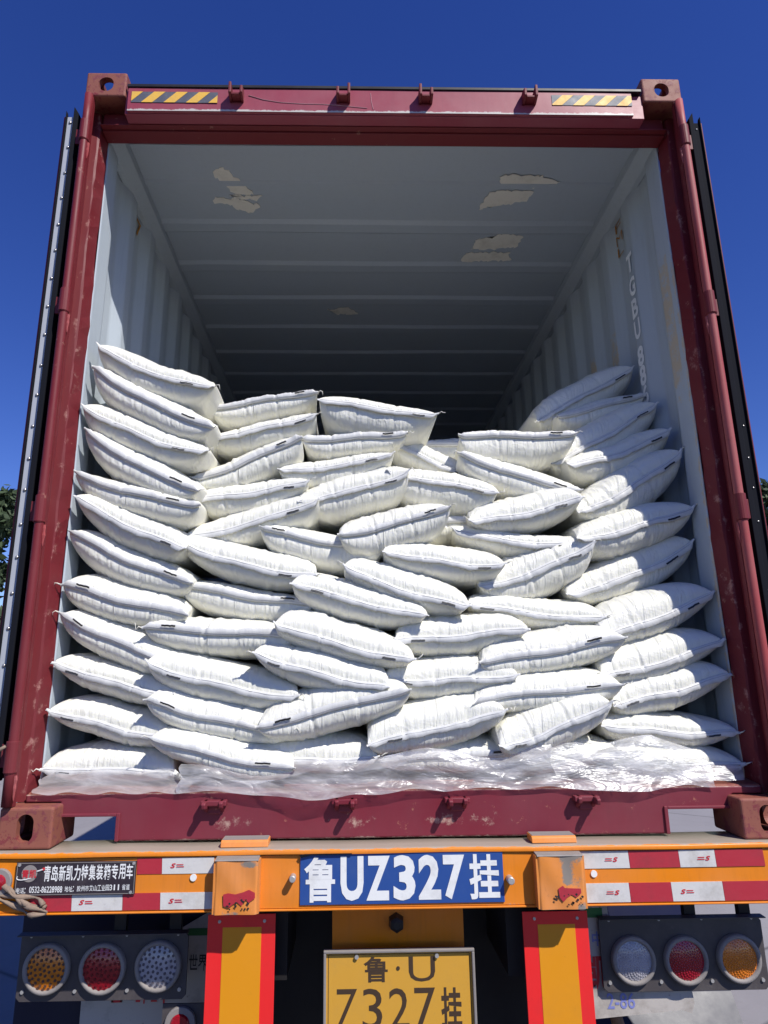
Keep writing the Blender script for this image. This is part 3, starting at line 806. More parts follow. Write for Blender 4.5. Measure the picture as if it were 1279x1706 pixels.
# licence plate on an orange panel
q = MB(); q.box(-.212, .197, .120, .140, -.62, -.166); q.make('plate_panel', M['orange'], TR)
q = MB(); q.tube([(-.013, .119, -.245), (-.013, .085, -.245), (-.013, .080, -.245)], [.026, .022, .012], 6); q.make('coupling_pin', M['dark_frame'], TR)
pl = rect('number_plate', -.232, .213, -.52, -.305, .066, .003, M['yellow_plate'], TR, .001)
q = MB()
for a in ((-.236, .217, -.308, -.300), (-.236, -.228, -.522, -.308), (.209, .217, -.522, -.308), (-.236, .217, -.530, -.522)): q.box(a[0], a[1], .052, .068, a[2], a[3])
q.make('plate_frame', M['ring'], pl, False, .002)
YP = .0624
q = MB(); 
for a in ((-.222, .203, -.3148, -.3135), (-.222, -.2207, -.515, -.3148), (.2017, .203, -.515, -.3148)): q.box(a[0], a[1], YP-.0005, YP+.0005, a[2], a[3])
q.make('plate_border', M['dark_print'], pl)
text('鲁', (-.116, -.044, -.388, -.321), M['dark_print'], pl, y=YP, bold=.02)
q = MB(); q.tube([(-.013, YP+.001, -.352), (-.013, YP-.001, -.352)], .0055, 12); q.make('plate_dot', M['dark_print'], pl)
text('U', (.019, .098, -.388, -.322), M['dark_print'], pl, y=YP, bold=.0)
for ch, a, b_ in (('Z', -.199, -.136), ('3', -.120, -.062), ('2', -.042, .018), ('7', .034, .096)):
    text(ch if ch != 'Z' else 'Z', (a, b_, -.508, -.404), M['dark_print'], pl, y=YP, bold=.0)
text('挂', (.113, .174, -.508, -.404), M['dark_print'], pl, y=YP, bold=.025)
for x in (-.137, .104):
    q = MB(); q.tube([(x, YP, -.319), (x, YP-.007, -.319)], .006, 12); q.make('plate_bolt', M['bolt'], pl)
q = MB(); q.box(-.2, .19, .068, .119, -.5, -.36); q.make('plate_mount', M['dark_frame'], TR)

# lamp clusters
def cluster(x0, x1, z0, z1, lamps, y):
    k_ = (y+2.173)/(.12+2.173); sx_ = lambda v: -.147+(v+.147)*k_; sz_ = lambda v: .494+(v-.494)*k_
    x0, x1, z0, z1 = sx_(x0), sx_(x1), sz_(z0), sz_(z1); lamps = [(sx_(a), sz_(b), c, d, e*k_) for a, b, c, d, e in lamps]
    P = [(x0+.012, z0), (x1-.012, z0), (x1, z0+.012), (x1, z1-.015), (x1-.015, z1), (x0+.004, z1), (x0, z1-.01), (x0, z0+.012)]
    pp = MB().prism(P, 1, y, y+.006).make('lamp_plate', M['lamp_plate'], TR, False, .0015)
    ld = MB().prism([(y-.03, z1), (y+.0, z1-.001), (y+.006, z1-.006), (y+.006, z1+.0), (y-.0, z1+.004), (y-.03, z1+.003)], 0, x0, x1).make('plate_lip', M['lamp_plate'], TR)
    for cx, cz, lm, ld_, rad in lamps:
        ring = MB(); V = []; F = []; n = 40; pr = [(rad+.012, -.001), (rad+.012, -.016), (rad+.008, -.020), (rad+.001, -.020), (rad-.002, -.012)]
        for k in range(n):
            a = 2*math.pi*k/n
            for (q, dy) in pr: V.append((cx+q*math.cos(a), y+dy, cz+q*math.sin(a)))
        m_ = len(pr); F = [(k*m_+j, k*m_+j+1, ((k+1) % n)*m_+j+1, ((k+1) % n)*m_+j) for k in range(n) for j in range(m_-1)]
        ring.add(V, F); la = ring.make('tail_lamp', M['ring'], TR, True)
        lens = MB(); V = []; F = []; nr = 7
        for j in range(nr+1):
            q = rad*j/nr
            for k in range(n): a = 2*math.pi*k/n; V.append((cx+q*math.cos(a), y-.012-.011*(1-(j/nr)**2), cz+q*math.sin(a)))
        F = [(j*n+k, j*n+(k+1) % n, (j+1)*n+(k+1) % n, (j+1)*n+k) for j in range(nr) for k in range(n)]
        lens.add(V, F); lens.make('lens', M[lm], la, True)
        led = MB()
        rings = ((1, 0), (6, .25), (12, .5), (17, .74), (20, .92))
        for cnt, q in rings:
            for k in range(cnt):
                a = 2*math.pi*k/cnt+q*3; xx, zz = cx+q*rad*math.cos(a), cz+q*rad*math.sin(a); yy = y-.0125-.011*(1-q*q)
                led.tube([(xx, yy+.001, zz), (xx, yy-.0012, zz)], .0042, 8)
        if not ld_:
            led = MB()
            for cnt in range(150):
                q = math.sqrt((cnt+.5)/150)*.95; a = cnt*2.39996; xx, zz = cx+q*rad*math.cos(a), cz+q*rad*math.sin(a); yy = y-.0122-.011*(1-q*q)
                led.tube([(xx, yy+.001, zz), (xx, yy-.0010, zz), (xx, yy-.0016, zz)], [.0026, .0022, .0006], 6)
        led.make('led_spots', M[ld_] if ld_ else M[lm], la)
        for zz in ():
            pass
    for k, x in enumerate(np.linspace(x0+.02, x1-.02, 4)):
        MB().tube([(x, y, z0+.028), (x, y-.005, z0+.028)], .0055, 10).make('plate_bolt', M['bolt'], pp)
        MB().tube([(x+.012-.024*(k > 1), y, z1-.008), (x+.012-.024*(k > 1), y-.004, z1-.008)], .004, 8).make('plate_bolt', M['bolt'], pp)
    for x in (x0+.30, x1-.045): MB().box(x-.018, x+.018, y+.007, y+.03, z1-.06, -.1665).make('lamp_hanger', M['dark_frame'], TR)
cluster(-1.166, -.655, -.446, -.262, [(-1.077, -.355, 'lens_amber', 'led_dark', .058), (-.909, -.357, 'lens_red', 'led_red', .058), (-.741, -.353, 'lens_clear', 'led_grey', .058)], .150)
cluster(.622, 1.138, -.450, -.244, [(.718, -.361, 'lens_clear', None, .056), (.882, -.363, 'lens_red', None, .056), (1.048, -.361, 'lens_amber', None, .056)], .150)
q = MB(); q.tube([(-.672, .15, -.520), (-.672, .135, -.520)], .047, 30); s5 = q.make('small_round_lamp', M['ring'], TR, False, .003)
q = MB(); q.tube([(-.672, .134, -.520), (-.672, .128, -.520)], [.030, .026], 24); q.make('lens', M['lens_red'], s5)
q = MB(); q.box(-.73, -.60, .151, .156, -.60, -.47); q.make('lamp_backplate', M['lamp_plate'], TR)
# mudflaps with print
KM = 2.342/2.523; mx = lambda v: -.147+(v+.147)*KM; mz = lambda v: .494+(v-.494)*KM; YM = .169
mr = MB().prism([(mx(a), mz(b)) for a, b in [(.64, -.26), (.73, -.26), (.76, -.50), (.994, -.51), (1.003, -.58), (.99, -.61), (.96, -.600), (.64, -.622)]], 1, YM, YM+.005).make('mudflap', M['mudflap'], TR)
rect('green_band', mx(.655), mx(.715), mz(-.318), mz(-.288), YM-.0004, .0006, M['green_print'], mr)
text('中', (mx(.672), mx(.708), mz(-.405), mz(-.36)), M['blue_print'], mr, y=YM-.0012, bold=.02)
text('凯', (mx(.640), mx(.715), mz(-.535), mz(-.43)), M['red_print'], mr, y=YM-.0012, bold=.03)
text('2-86', (mx(.706), mx(.800), mz(-.592), mz(-.545)), M['blue_print'], mr, y=YM-.0012, bold=.01)
ml = MB().prism([(-1.05, -.5), (-.62, -.27), (-.62, -.66), (-1.05, -.66)], 1, .35, .356).make('mudflap', M['mudflap'], TR)
rect('green_band', -.708, -.625, -.352, -.330, .349, .0006, M['green_print'], ml)
text('世界', (-.700, -.640, -.458, -.408), M['black_print'], ml, y=.3484, bold=.01)
q = MB()
for (a, b_, c, d) in ((-.95, -.915, -.545, -.538), (-.95, -.944, -.545, -.52), (-.921, -.915, -.545, -.52), (-.87, -.855, -.545, -.535), (-.845, -.84, -.55, -.52), (-.82, -.80, -.545, -.54), (-.78, -.774, -.55, -.52)):
    q.box(a, b_, .3480, .3486, c, d)
q.make('red_print_remains', M['red_print'], ml)
# underframe, mudguards, wheels, added dark fillers
q = MB()
for x in (-.42, .40): q.box(x-.07, x+.07, .12, 9.5, -.40, -.18); q.box(x-.09, x+.09, .101, 9.5, -.025, -.010)
q.box(-.60, .58, .45, .50, -1.1, -.30)  # black cross plate, added to keep the gap behind the boards dark
for k in range(7): q.box(-1.0, 1.0, 1.6+k*1.1, 1.68+k*1.1, -.22, -.10)
q.make('rails_and_dark_plate', M['dark_frame'], TR)
q = MB(); q.box(-1.30, -.60, .42, .50, -1.0, -.19); q.make('dark_filler_panel', M['navy'], TR, False, .004)  # added panel, stands in for the deep shade under the left side
for sx in (-1, 1):
    q = MB(); P = []
    for k in range(15):
        a = math.pi*k/14; P.append((1.12+.66*math.cos(a), -1.0+.56*math.sin(a)))
    for k in range(14, -1, -1):
        a = math.pi*k/14; P.append((1.12+.645*math.cos(a), -1.0+.545*math.sin(a)))
    n = len(P)
    V = [(sx*(.60), p[0], p[1]) for p in P]+[(sx*1.26, p[0], p[1]) for p in P]
    F = [(i, (i+1) % n, (i+1) % n+n, i+n) for i in range(n)]
    for i in range(14): 
        F.append((i, i+1, n-2-i, n-1-i)); F.append((n+i, n+n-1-i, n+n-2-i, n+i+1))
    q.add(V, F); q.make('mudguard', M['navy'], TR)
    for yw in (1.12, 2.45, 3.78):
        for xw in (.78, 1.08):
            V = []; F = []; n = 40; pr = [(.24, -.10), (.30, -.125), (.44, -.13), (.49, -.115), (.50, -.08), (.485, -.03), (.50, -.025), (.50, .025), (.485, .03), (.50, .08), (.49, .115), (.44, .13), (.30, .125), (.24, .10)]
            for k in range(n):
                a = 2*math.pi*k/n
                for (rq, dx) in pr: V.append((sx*xw+dx, yw+rq*math.cos(a), -1.0+rq*math.sin(a)))
            m_ = len(pr); F = [(k*m_+j, k*m_+(j+1) % m_, ((k+1) % n)*m_+(j+1) % m_, ((k+1) % n)*m_+j) for k in range(n) for j in range(m_)]
            q = MB(); q.add(V, F); wq = q.make('wheel', M['rubber'], TR, True)
            q = MB(); q.tube([(sx*xw-.05, yw, -1.0), (sx*xw+.05, yw, -1.0)], .245, 24); q.make('rim', M['dark_frame'], wq)
q = MB(); q.tube([(.665, .30, -.40), (.700, .27, -.565)], .013, 10); tag(q.make('pry_bar', M['dark_frame'], None), 'dark bar hanging behind the right red and amber board', 'bar')
q = MB(); q.tube([(.698, .272, -.555), (.740, .235, -.76)], [.020, .022], 12); tag(q.make('wooden_handle', M['wood'], None, True), 'worn wooden handle end below the dark bar by the right mudflap', 'handle')
q = MB(); q.box(-1.02, -.60, .36, 1.0, -.30, -.18); q.make('dark_filler_tray', M['navy'], TR)  # added navy tray, fills out the dark area behind the left lamps

# ------------------------------------------------------------------ sacks
BAGS=[
('A1',-1.132,1.753,-0.671,1.578,0.17,0.065,0.096,0.024),
('A2',-1.135,1.65,-0.665,1.406,0.16,0.062,0.086,0.024),
('A3',-1.158,1.499,-0.683,1.308,0.16,0.062,0.088,0.023),
('A4',-1.138,1.388,-0.706,1.158,0.15,0.06,0.083,0.023),
('A5',-1.158,1.217,-0.699,1.097,0.15,0.053,0.082,0.013),
('A6',-1.141,1.139,-0.735,0.946,0.14,0.058,0.08,0.013),
('A7',-1.158,1.006,-0.71,0.817,0.155,0.06,0.081,0.017),
('A8',-1.158,0.816,-0.718,0.708,0.145,0.072,0.08,0.012),
('A9',-1.158,0.709,-0.754,0.541,0.145,0.072,0.072,0.012),
('A10',-1.158,0.557,-0.748,0.444,0.145,0.054,0.066,0.012),
('A11',-1.158,0.4,-0.752,0.303,0.14,0.067,0.063,0.004),
('A12',-1.158,0.217,-0.73,0.203,0.135,0.071,0.054,0),
('B1',-0.726,1.555,-0.287,1.63,0.34,0.044,0.074,-0.005),
('B2',-0.737,1.428,-0.288,1.531,0.32,0.043,0.082,0.005),
('B3',-0.753,1.235,-0.345,1.416,0.29,0.061,0.084,0.005),
('B4',-0.745,1.167,-0.313,1.236,0.28,0.055,0.092,0.005),
('B5',-0.767,1.005,-0.271,1.15,0.24,0.067,0.076,0.009),
('B6',-0.776,0.984,-0.274,0.856,0.175,0.07,0.074,0.026),
('B7',-0.767,0.82,-0.287,0.744,0.195,0.048,0.082,0.009),
('B8',-0.862,0.663,-0.348,0.631,0.135,0.058,0.075,0.004),
('B9',-0.84,0.551,-0.327,0.435,0.115,0.073,0.077,0.016),
('B10',-0.831,0.424,-0.35,0.317,0.105,0.072,0.068,0.016),
('B11',-0.805,0.309,-0.336,0.206,0.085,0.07,0.059,0.016),
('C1',-0.278,1.595,0.201,1.519,0.31,0.049,0.122,0),
('C2',-0.346,1.419,0.076,1.445,0.34,0.049,0.073,0),
('C3',-0.435,1.287,0.021,1.359,0.31,0.048,0.086,0.01),
('C4',-0.352,1.153,0.075,1.265,0.26,0.074,0.102,0.009),
('C5',-0.486,1.033,-0.027,0.958,0.22,0.058,0.098,0.018),
('C6',-0.194,0.989,0.216,1.099,0.18,0.076,0.094,0.009),
('C7',-0.178,0.881,0.267,0.736,0.155,0.081,0.068,0.013),
('C8',-0.358,0.823,0.116,0.702,0.135,0.068,0.076,0.008),
('C9',-0.411,0.677,0.062,0.549,0.095,0.082,0.061,0.008),
('C10',-0.474,0.583,-0.025,0.468,0.085,0.072,0.068,0.016),
('C11',-0.454,0.332,0.044,0.448,0.075,0.086,0.078,0),
('C12',-0.533,0.235,-0.063,0.237,0.125,0.071,0.059,0),
('D1',-0.031,1.467,0.369,1.278,0.4,0.07,0.065,0),
('D2',-0.008,1.272,0.423,1.192,0.28,0.061,0.113,0),
('D4',-0.034,0.943,0.409,0.883,0.185,0.07,0.075,0.009),
('D6',0.002,0.623,0.469,0.661,0.155,0.072,0.076,0.004),
('D7',-0.039,0.485,0.42,0.499,0.135,0.078,0.074,0.004),
('D8',-0.099,0.286,0.362,0.381,0.095,0.088,0.08,0),
('D9',-0.059,0.225,0.419,0.239,0.135,0.056,0.06,0),
('E0',0.093,1.572,0.576,1.602,0.84,0.059,0.094,0),
('G1',-0.02,1.063,0.408,1.091,0.34,0.052,0.081,0),
('E1',0.29,1.439,0.769,1.439,0.34,0.049,0.114,0),
('E2',0.277,1.356,0.755,1.195,0.31,0.071,0.081,0.014),
('E3',0.295,1.067,0.735,1.161,0.24,0.08,0.07,0.014),
('E4',0.232,1.039,0.758,0.981,0.26,0.046,0.059,0.018),
('E5',0.32,0.815,0.758,0.981,0.235,0.083,0.106,0.018),
('E6',0.271,0.756,0.766,0.696,0.215,0.065,0.061,0.009),
('E7',0.293,0.534,0.802,0.614,0.135,0.085,0.072,0.004),
('E8',0.257,0.41,0.767,0.453,0.115,0.078,0.066,-0.004),
('E9',0.333,0.267,0.711,0.407,0.085,0.085,0.077,0.008),
('E10',0.316,0.198,0.743,0.25,0.135,0.053,0.057,0),
('F1',0.689,1.611,1.156,1.87,0.59,0.088,0.088,-0.006),
('F2',0.762,1.591,1.158,1.7,0.52,0.058,0.073,0),
('F3',0.682,1.349,1.158,1.619,0.42,0.087,0.097,0.005),
('F4',0.722,1.32,1.158,1.47,0.34,0.056,0.093,0.019),
('F5',0.725,1.107,1.158,1.357,0.28,0.08,0.103,0.019),
('F6',0.701,0.991,1.158,1.116,0.24,0.079,0.096,0.008),
('F7',0.655,0.791,1.158,0.984,0.275,0.086,0.086,0.021),
('F8',0.733,0.63,1.158,0.781,0.185,0.104,0.071,0.008),
('F9',0.717,0.495,1.158,0.613,0.165,0.09,0.07,0.012),
('F10',0.742,0.401,1.158,0.497,0.155,0.077,0.073,0.008),
('F11',0.698,0.336,1.158,0.306,0.155,0.055,0.067,0.012),
('F12',0.661,0.203,1.158,0.203,0.145,0.068,0.06,0),
]

def sack_mesh(n_, Lx, Lz, Rx, Rz, Y, up, dn, sag, seed):
    rr = np.random.RandomState(seed)
    nu, nv = 92, 34
    uu = np.sin(np.linspace(-1, 1, nu)*math.pi/2*.92)/math.sin(math.pi/2*.92)
    vv = np.linspace(0, 1, nv)**2.0
    U, Vv = np.meshgrid(uu, vv, indexing='ij')
    W = math.hypot(Rx-Lx, Rz-Lz)/2; D = .70+.03*rr.rand()
    pe = 2.5+1.1*rr.rand(); au = np.abs(U)
    skew = .22*rr.uniform(-1, 1)
    E = np.clip(1-np.abs(np.clip(U+skew*(1-U*U), -1, 1))**pe, 0, 1)**.31
    q = np.clip(Vv/.20, 0, 1); P = (1-(1-q)**2.6)**.50
    q2 = np.clip((1-Vv)/.22, 0, 1); P = P*(1-(1-q2)**2.2)**.6
    side = 1-.075*np.sin(np.clip(Vv*1.15, 0, 1)*math.pi)**.7
    Xl = U*W*side
    Yl = Vv*D - .012*au**5*(1-q) + .010*(1-U**2)*(1-q)*0
    zs_ = -sag*(1-U**2)*(1-.6*Vv) + .0035*np.sin(U*5+rr.rand()*6)*(1-q)
    # slopes: most sacks droop towards the door
    tilt = rr.uniform(.00, .045)
    zs_ = zs_ + tilt*Vv
    surf = []; up *= 1.04; dn *= 1.06
    pin = [(-.36+.1*rr.randn(), .5+.5*rr.rand()), (.30+.1*rr.randn(), .5+.5*rr.rand()), (rr.uniform(-.8, .8), .6*rr.rand())]
    near = np.exp(-Vv/.13)
    for s_i, (s, h) in enumerate(((1, up), (-1, dn))):
        H = h*E*P
        # pleats running back from the stitched end
        wv_ = np.zeros_like(U)
        for k in range(7):
            fq = rr.uniform(14, 46); wv_ += rr.uniform(.3, 1)*np.sin(fq*U+rr.rand()*6.28+rr.uniform(-14, 14)*Vv)*np.exp(-((U-rr.uniform(-.9, .9))/rr.uniform(.15, .5))**2)
        wv_ = np.abs(wv_)**.8*np.sign(wv_)
        H = H + .0012*wv_*near*P*1.0
        for pu, pa in pin:
            cr_ = U-pu-.25*Vv*(rr.rand()-.5)
            H = H - .006*pa*np.exp(-(cr_/.022)**2)*np.exp(-Vv/.16)*np.clip(P*1.6, 0, 1) + .002*pa*(np.exp(-((cr_-.06)/.03)**2)+np.exp(-((cr_+.06)/.03)**2))*np.exp(-Vv/.18)*P
        # creases fanning out of the two ears
        for sgn in (-1, 1):
            dx = (1-sgn*U)*W; dy = Vv*D+1e-4; rad = np.hypot(dx, dy); ang = np.arctan2(dy, dx)
            H = H + .0030*np.sin(ang*rr.uniform(10, 17)+rr.rand()*6)*np.exp(-rad/.12)*np.clip(rad/.03, 0, 1)*P
        # broad dents and lumps
        for k in range(9):
            cu_, cv_ = rr.uniform(-.9, .9), rr.rand()*.7; su, sv = rr.uniform(.12, .35), rr.uniform(.08, .25)
            H = H + rr.uniform(-.005, .005)*np.exp(-((U-cu_)/su)**2-((Vv-cv_)/sv)**2)*P*E
        for k in range(3):
            a0 = rr.uniform(-.5, .5); c0 = rr.uniform(-.6, .6); d = (U-c0)+a0*6*(Vv-.15)
            H = H + .0055*rr.uniform(.4, 1)*np.exp(-(d/.035)**2)*np.exp(-((Vv-.12)/.12)**2)*P
        Hb = np.clip(H, 0, None)
        fwd = -.020*np.sin(np.clip(q, 0, 1)*math.pi)*E  # round the shoulders forward a little
        bul = -(.010 if s < 0 else .008)*np.sin(np.clip(Vv/.09, 0, 1)**.6*math.pi)*E**1.2
        for pu, pa in pin: bul = bul + .007*pa*np.exp(-((U-pu)/.016)**2)*np.exp(-Vv/.05)
        surf.append((Xl, Yl+fwd*.3+bul, zs_+s*Hb))
    ct, st_ = (Rx-Lx)/(2*W), (Rz-Lz)/(2*W); cx, cz = (Lx+Rx)/2, (Lz+Rz)/2
    yawr = rr.uniform(-.04, .04)
    def tow(X, Yv, Z):
        Xr = X*1.0 + Yv*yawr; return np.stack([cx+Xr*ct-Z*st_, Y+Yv, cz+Xr*st_+Z*ct], -1)
    VV = []; FF = []
    ids = []
    base = 0
    a, b_ = tow(*surf[0]).reshape(-1, 3), tow(*surf[1]).reshape(-1, 3)
    idA = np.arange(nu*nv).reshape(nu, nv)
    idB = idA+nu*nv
    # weld rims
    idB = idB.copy(); idB[:, 0] = idA[:, 0]; idB[0, :] = idA[0, :]; idB[-1, :] = idA[-1, :]; idB[:, -1] = idA[:, -1]
    V_ = np.concatenate([a, b_])
    nm_ = np.exp(-Vv/.10)*np.clip(.35+.65*np.abs(np.sin(U*4+rr.rand()*6)), 0, 1); ATT = np.concatenate([(nm_*.75).ravel(), nm_.ravel()])
    def quads(I, flip):
        f_ = np.stack([I[:-1, :-1], I[1:, :-1], I[1:, 1:], I[:-1, 1:]], -1).reshape(-1, 4)
        return f_[:, ::-1] if flip else f_
    F_ = np.concatenate([quads(idA, False), quads(idB, True)])
    # seam line in world space for the hem
    us = np.linspace(-1.02, 1.02, 90)
    zsm = -sag*(1-us**2)+.0035*np.sin(us*5)*0
    zz = np.interp(us, uu, zs_[:, 0]); Xs = us*W
    ph = rr.rand()*6
    hemw = rr.uniform(.016, .022); dirn = -1 if rr.rand() < .75 else 1
    wob = .0022*np.sin(us*7+ph)+.0012*np.sin(us*19+ph*2)+.0006*rr.randn(len(us))
    lift = np.where(us < -.93, (-.93-us)*.09, 0)*rr.choice([-.5, .5, 1])+np.where(us > .93, (us-.93)*.09, 0)*rr.choice([-.5, .5, 1])
    fw = -.012*np.abs(us)**5+sum(.0035*pa*np.exp(-((us-pu)/.018)**2) for pu, pa in pin)
    wob = wob+sum(-.003*pa*np.exp(-((us-pu)/.02)**2) for pu, pa in pin)
    taper = np.clip((1.02-np.abs(us))/.10, .35, 1)
    sec = [(.001, .003, 0), (-.0075, .0035, 0), (-.0105, .001, 0), (-.0155, -hemw, 1), (-.0135, -hemw-.001, 1), (-.0075, -.003, 0)]
    HV = []
    for (dy, dz, wflag) in sec:
        z_ = zz+lift-dirn*dz*taper+(wob if wflag else wob*.25)
        y_ = fw+dy+(.0014*np.sin(us*9+ph)+.0006*np.sin(us*31+ph) if wflag else 0)
        HV.append(tow(Xs, y_, z_))
    HV = np.stack(HV, 1); m_ = len(sec); n = len(us)
    HF = [(i*m_+k, i*m_+(k+1) % m_, (i+1)*m_+(k+1) % m_, (i+1)*m_+k) for i in range(n-1) for k in range(m_)]
    HF += [tuple(range(m_)), tuple(range((n-1)*m_, n*m_))]
    # stitching thread along the hem
    th = tow(Xs, fw-.0118, zz+lift+dirn*.0035+wob*.3)
    return V_, F_, HV.reshape(-1, 3), HF, th, us, hemw, dirn, tow, (Xs, fw, zz, lift, wob, ATT)

ORD = ['first', 'second', 'third', 'fourth', 'fifth', 'sixth', 'seventh', 'eighth', 'ninth', 'tenth', 'eleventh', 'lowest']
STK = {
 'A': (['A%d' % i for i in range(1, 13)], 'stack against the left wall'),
 'B': (['B%d' % i for i in range(1, 12)], 'second stack from the left wall'),
 'C': (['C1', 'C2', 'C3', 'C4', 'C5', 'C8', 'C9', 'C10', 'C11', 'C12'], 'third stack from the left wall'),
 'D': (['D1', 'D2', 'C6', 'D4', 'C7', 'D6', 'D7', 'D8', 'D9'], 'third stack from the right wall'),
 'E': (['E%d' % i for i in range(1, 11)], 'stack next to the right wall stack'),
 'F': (['F%d' % i for i in range(1, 13)], 'stack against the right wall')}
SPEC = {
 'A1': 'plump white sack on top of the tall stack against the left wall',
 'A12': 'flat bottom white sack in the left corner with clear film under its hem',
 'B1': 'top white sack of the second stack from the left, thread tail at its right end',
 'B11': 'bottom white sack of the second stack from the left, resting in crumpled clear film',
 'C1': 'topmost middle white sack with a loose drooping right corner against the dark interior',
 'C12': 'mostly hidden bottom white sack, third from the left wall, behind clear film',
 'D1': 'white sack sloping down to the right, topmost of the third stack from the right wall',
 'D2': 'wide open-cornered white sack below the sloping one, pointing its tip right',
 'D9': 'low bottom white sack in the middle behind crumpled film, half hidden by another',
 'E0': 'shaded white sack lying farther back behind the middle of the load',
 'G1': 'yellowish shaded white sack glimpsed in the gap in the middle of the load',
 'E1': 'level white sack topmost of the second stack from the right, small knot at left',
 'E3': 'white sack with a limp left corner folded down, second stack from the right wall',
 'E4': 'thin flattened white sack under the limp-cornered one, second stack from the right wall',
 'E10': 'bottom white sack under film in the second stack from the right wall',
 'F1': 'fully shaded white sack leaning against the right wall, topmost of its stack',
 'F2': 'small shaded white sack just under the topmost one at the right wall',
 'F12': 'bottom white sack in the right corner wrapped in shiny clear film'}
LBL = {}
for k, (names, where) in STK.items():
    for i, nme in enumerate(names):
        LBL[nme] = SPEC.get(nme, 'white woven sack, %s from the top of the %s' % (ORD[min(i, 10)], where))
LBL['E0'] = SPEC['E0']; LBL['G1'] = SPEC['G1']
LEFTMARK = {'A8', 'A9', 'A10', 'A11', 'A12', 'B8', 'B9', 'B10', 'C8', 'C10', 'C11', 'D6', 'D8', 'E6', 'E9', 'D7', 'F9', 'F10', 'C5'}
for bi, (nm, Lx, Lz, Rx, Rz, Y, up, dn, sag) in enumerate(BAGS):
    V_, F_, HV, HF, th, us, hemw, dirn, tow, (Xs, fw, zz, lift, wob, ATT) = sack_mesh(nm, Lx, Lz, Rx, Rz, Y, up, dn, sag, 100+bi*7)
    cx, cz = (Lx+Rx)/2, (Lz+Rz)/2
    t = thing('sack', LBL[nm], 'sack', (cx, Y+.35, cz-dn), 'white sacks stacked in the container')
    obj('sack_body', V_, F_, M['bag'], t, True, ATT)
    hm = obj('stitched_hem', HV, HF, M['hem'], t, True)
    q = MB(); q.tube([tuple(p) for p in th[2:-2:2]], .0009, 4); q.make('stitching', M['thread'], hm)
    # printed black dash near one end of the hem
    u_c = (-.66 if nm in LEFTMARK else .62)+random.uniform(-.06, .06)
    i0 = int(np.searchsorted(us, u_c-.10)); i1 = int(np.searchsorted(us, u_c+.10))
    pv = []
    for i in range(i0, i1+1):
        for dz in (.55, .85):
            pv.append(tow(Xs[i:i+1], fw[i:i+1]-.0118-.005*dz-.0030, (zz+lift+dirn*dz*hemw+wob*.8)[i:i+1])[0])
    k_ = (i1-i0+1); pf = [(2*i, 2*i+1, 2*i+3, 2*i+2) for i in range(k_-1)]
    p_o = obj('printed_dash', pv, pf, M['black_print'], hm); sd = p_o.modifiers.new('s', 'SOLIDIFY'); sd.thickness = .0008
    # loose thread at an end
    rr = np.random.RandomState(500+bi)
    if rr.rand() < .75:
        e = th[-1] if rr.rand() < .6 else th[0]; s = 1 if e is th[-1] or (e == th[-1]).all() else -1
        a = Vector(e); P = [a, a+Vector((s*.008, -.006, .004)), a+Vector((s*.016, -.008, rr.uniform(-.01, .012))), a+Vector((s*rr.uniform(.014, .026), -.006, rr.uniform(-.02, .018)))]
        q = MB(); q.tube(P, [.0028, .0018, .0015, .0008], 5); q.make('thread_tail', M['tail'], t, True)

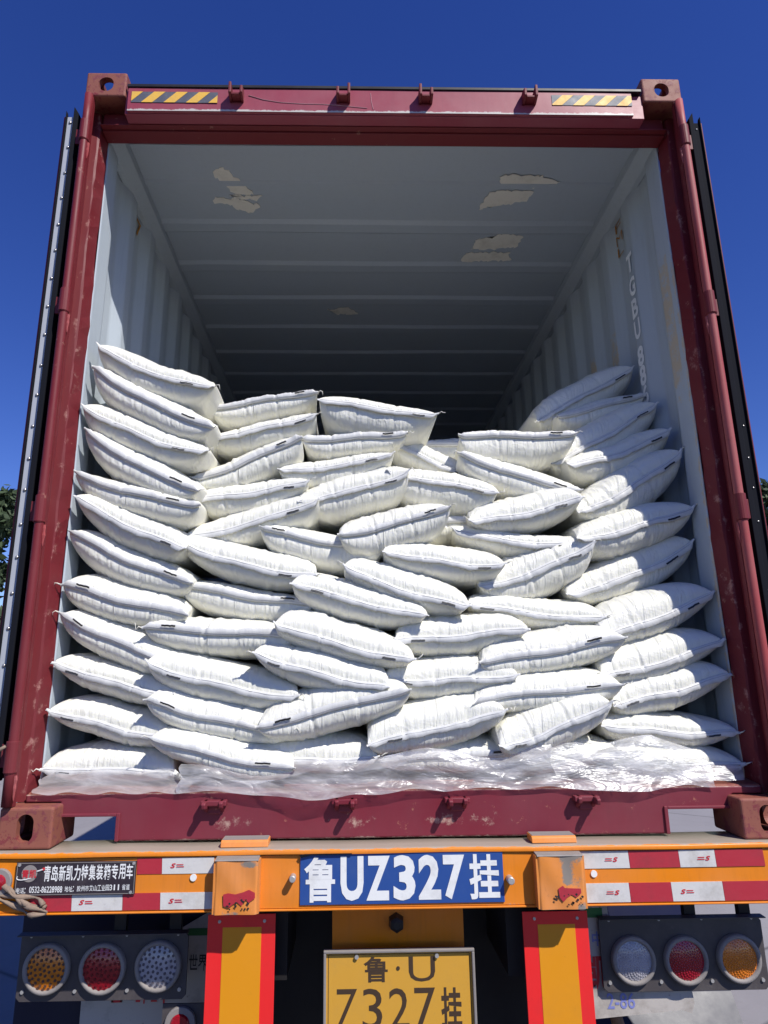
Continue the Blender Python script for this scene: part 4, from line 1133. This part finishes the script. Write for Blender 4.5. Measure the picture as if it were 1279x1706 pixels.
# ------------------------------------------------------------------ crumpled clear film
def film(name, x0, x1, prof, seed, label, amp=.010, ns=60, nx=420):
    """prof(x) -> list of (y, z) control points from top to bottom"""
    rr = np.random.RandomState(seed)
    xs = np.linspace(x0, x1, nx); V = []
    kk = [(rr.uniform(8, 70), rr.uniform(-30, 30), rr.rand()*6.28, rr.uniform(.3, 1)) for _ in range(16)]
    for i, x in enumerate(xs):
        P = np.array(prof(x)); d = np.r_[0, np.cumsum(np.hypot(*np.diff(P, axis=0).T))]; d /= d[-1]
        for j in range(ns):
            s = j/(ns-1); y = np.interp(s, d, P[:, 0]); z = np.interp(s, d, P[:, 1])
            h = 0
            for a, b_, p, m_ in kk: h += m_*abs(math.sin(a*x*.5+b_*s*.35+p+1.3*math.sin(a*.13*x+p)))/(1+a*.02)
            h = (h/7-.6)
            y -= abs(amp*(h+.35))*1.2; z += amp*h*.8
            x_ = x+.006*math.sin(s*9+x*40)
            V.append((x_, y, max(z, .1505 if y > .075 else -1)))
    F = [(i*ns+j, i*ns+j+1, (i+1)*ns+j+1, (i+1)*ns+j) for i in range(nx-1) for j in range(ns-1)]
    o = obj(name, V, F, M['film'], None, True)
    return tag(o, label, 'plastic film', 'clear film under the load')
def prA(x):
    e = max(0, min(1, (x+1.15)/.04))*max(0, min(1, (-.68-x)/.05))
    top = .178+.028*e+.006*math.sin(x*31)
    return [(.118, top), (.095, .172+.004*math.sin(x*23)), (.080, .160), (.070, .152), (.060, .148+.004*math.sin(x*47))]
film('clear_film', -1.155, -.665, prA, 3, 'clear crumpled film under the bottom left sack', .011)
def prB(x):
    q = (x+.70)/1.75
    top = .232+.025*math.sin(x*5.2+1)+.012*math.sin(x*17)+.075*max(0, min(1, (x-.35)/.25))*max(0, min(1, (1.10-x)/.25))
    lip = .066-.012*max(0, math.sin(x*3.1+1.9))-.022*math.exp(-((x+.27)/.18)**2)-.018*math.exp(-((x-.72)/.12)**2)
    zb = .146-.020*math.exp(-((x+.27)/.18)**2)-.012*math.exp(-((x-.72)/.12)**2)+.004*math.sin(x*29)
    yt = .10 if x < .5 else .125
    return [(yt, top), (yt-.022, top-.03), (.078, .178), (.070, .160), (lip, zb)]
film('clear_film', -.70, 1.02, prB, 5, 'long crumpled clear film bunched along the sill in front of the bottom sacks', .017, 70, 900)
def prC(x):
    top = .27-.09*(x-.60)/.5+.012*math.sin(x*21)
    return [(.16, top), (.13, top-.02), (.11, .205), (.095, .18), (.085, .160)]
film('clear_film', .80, 1.13, prC, 9, 'shiny clear film gathered round the bottom right corner sack', .016, 40, 200)
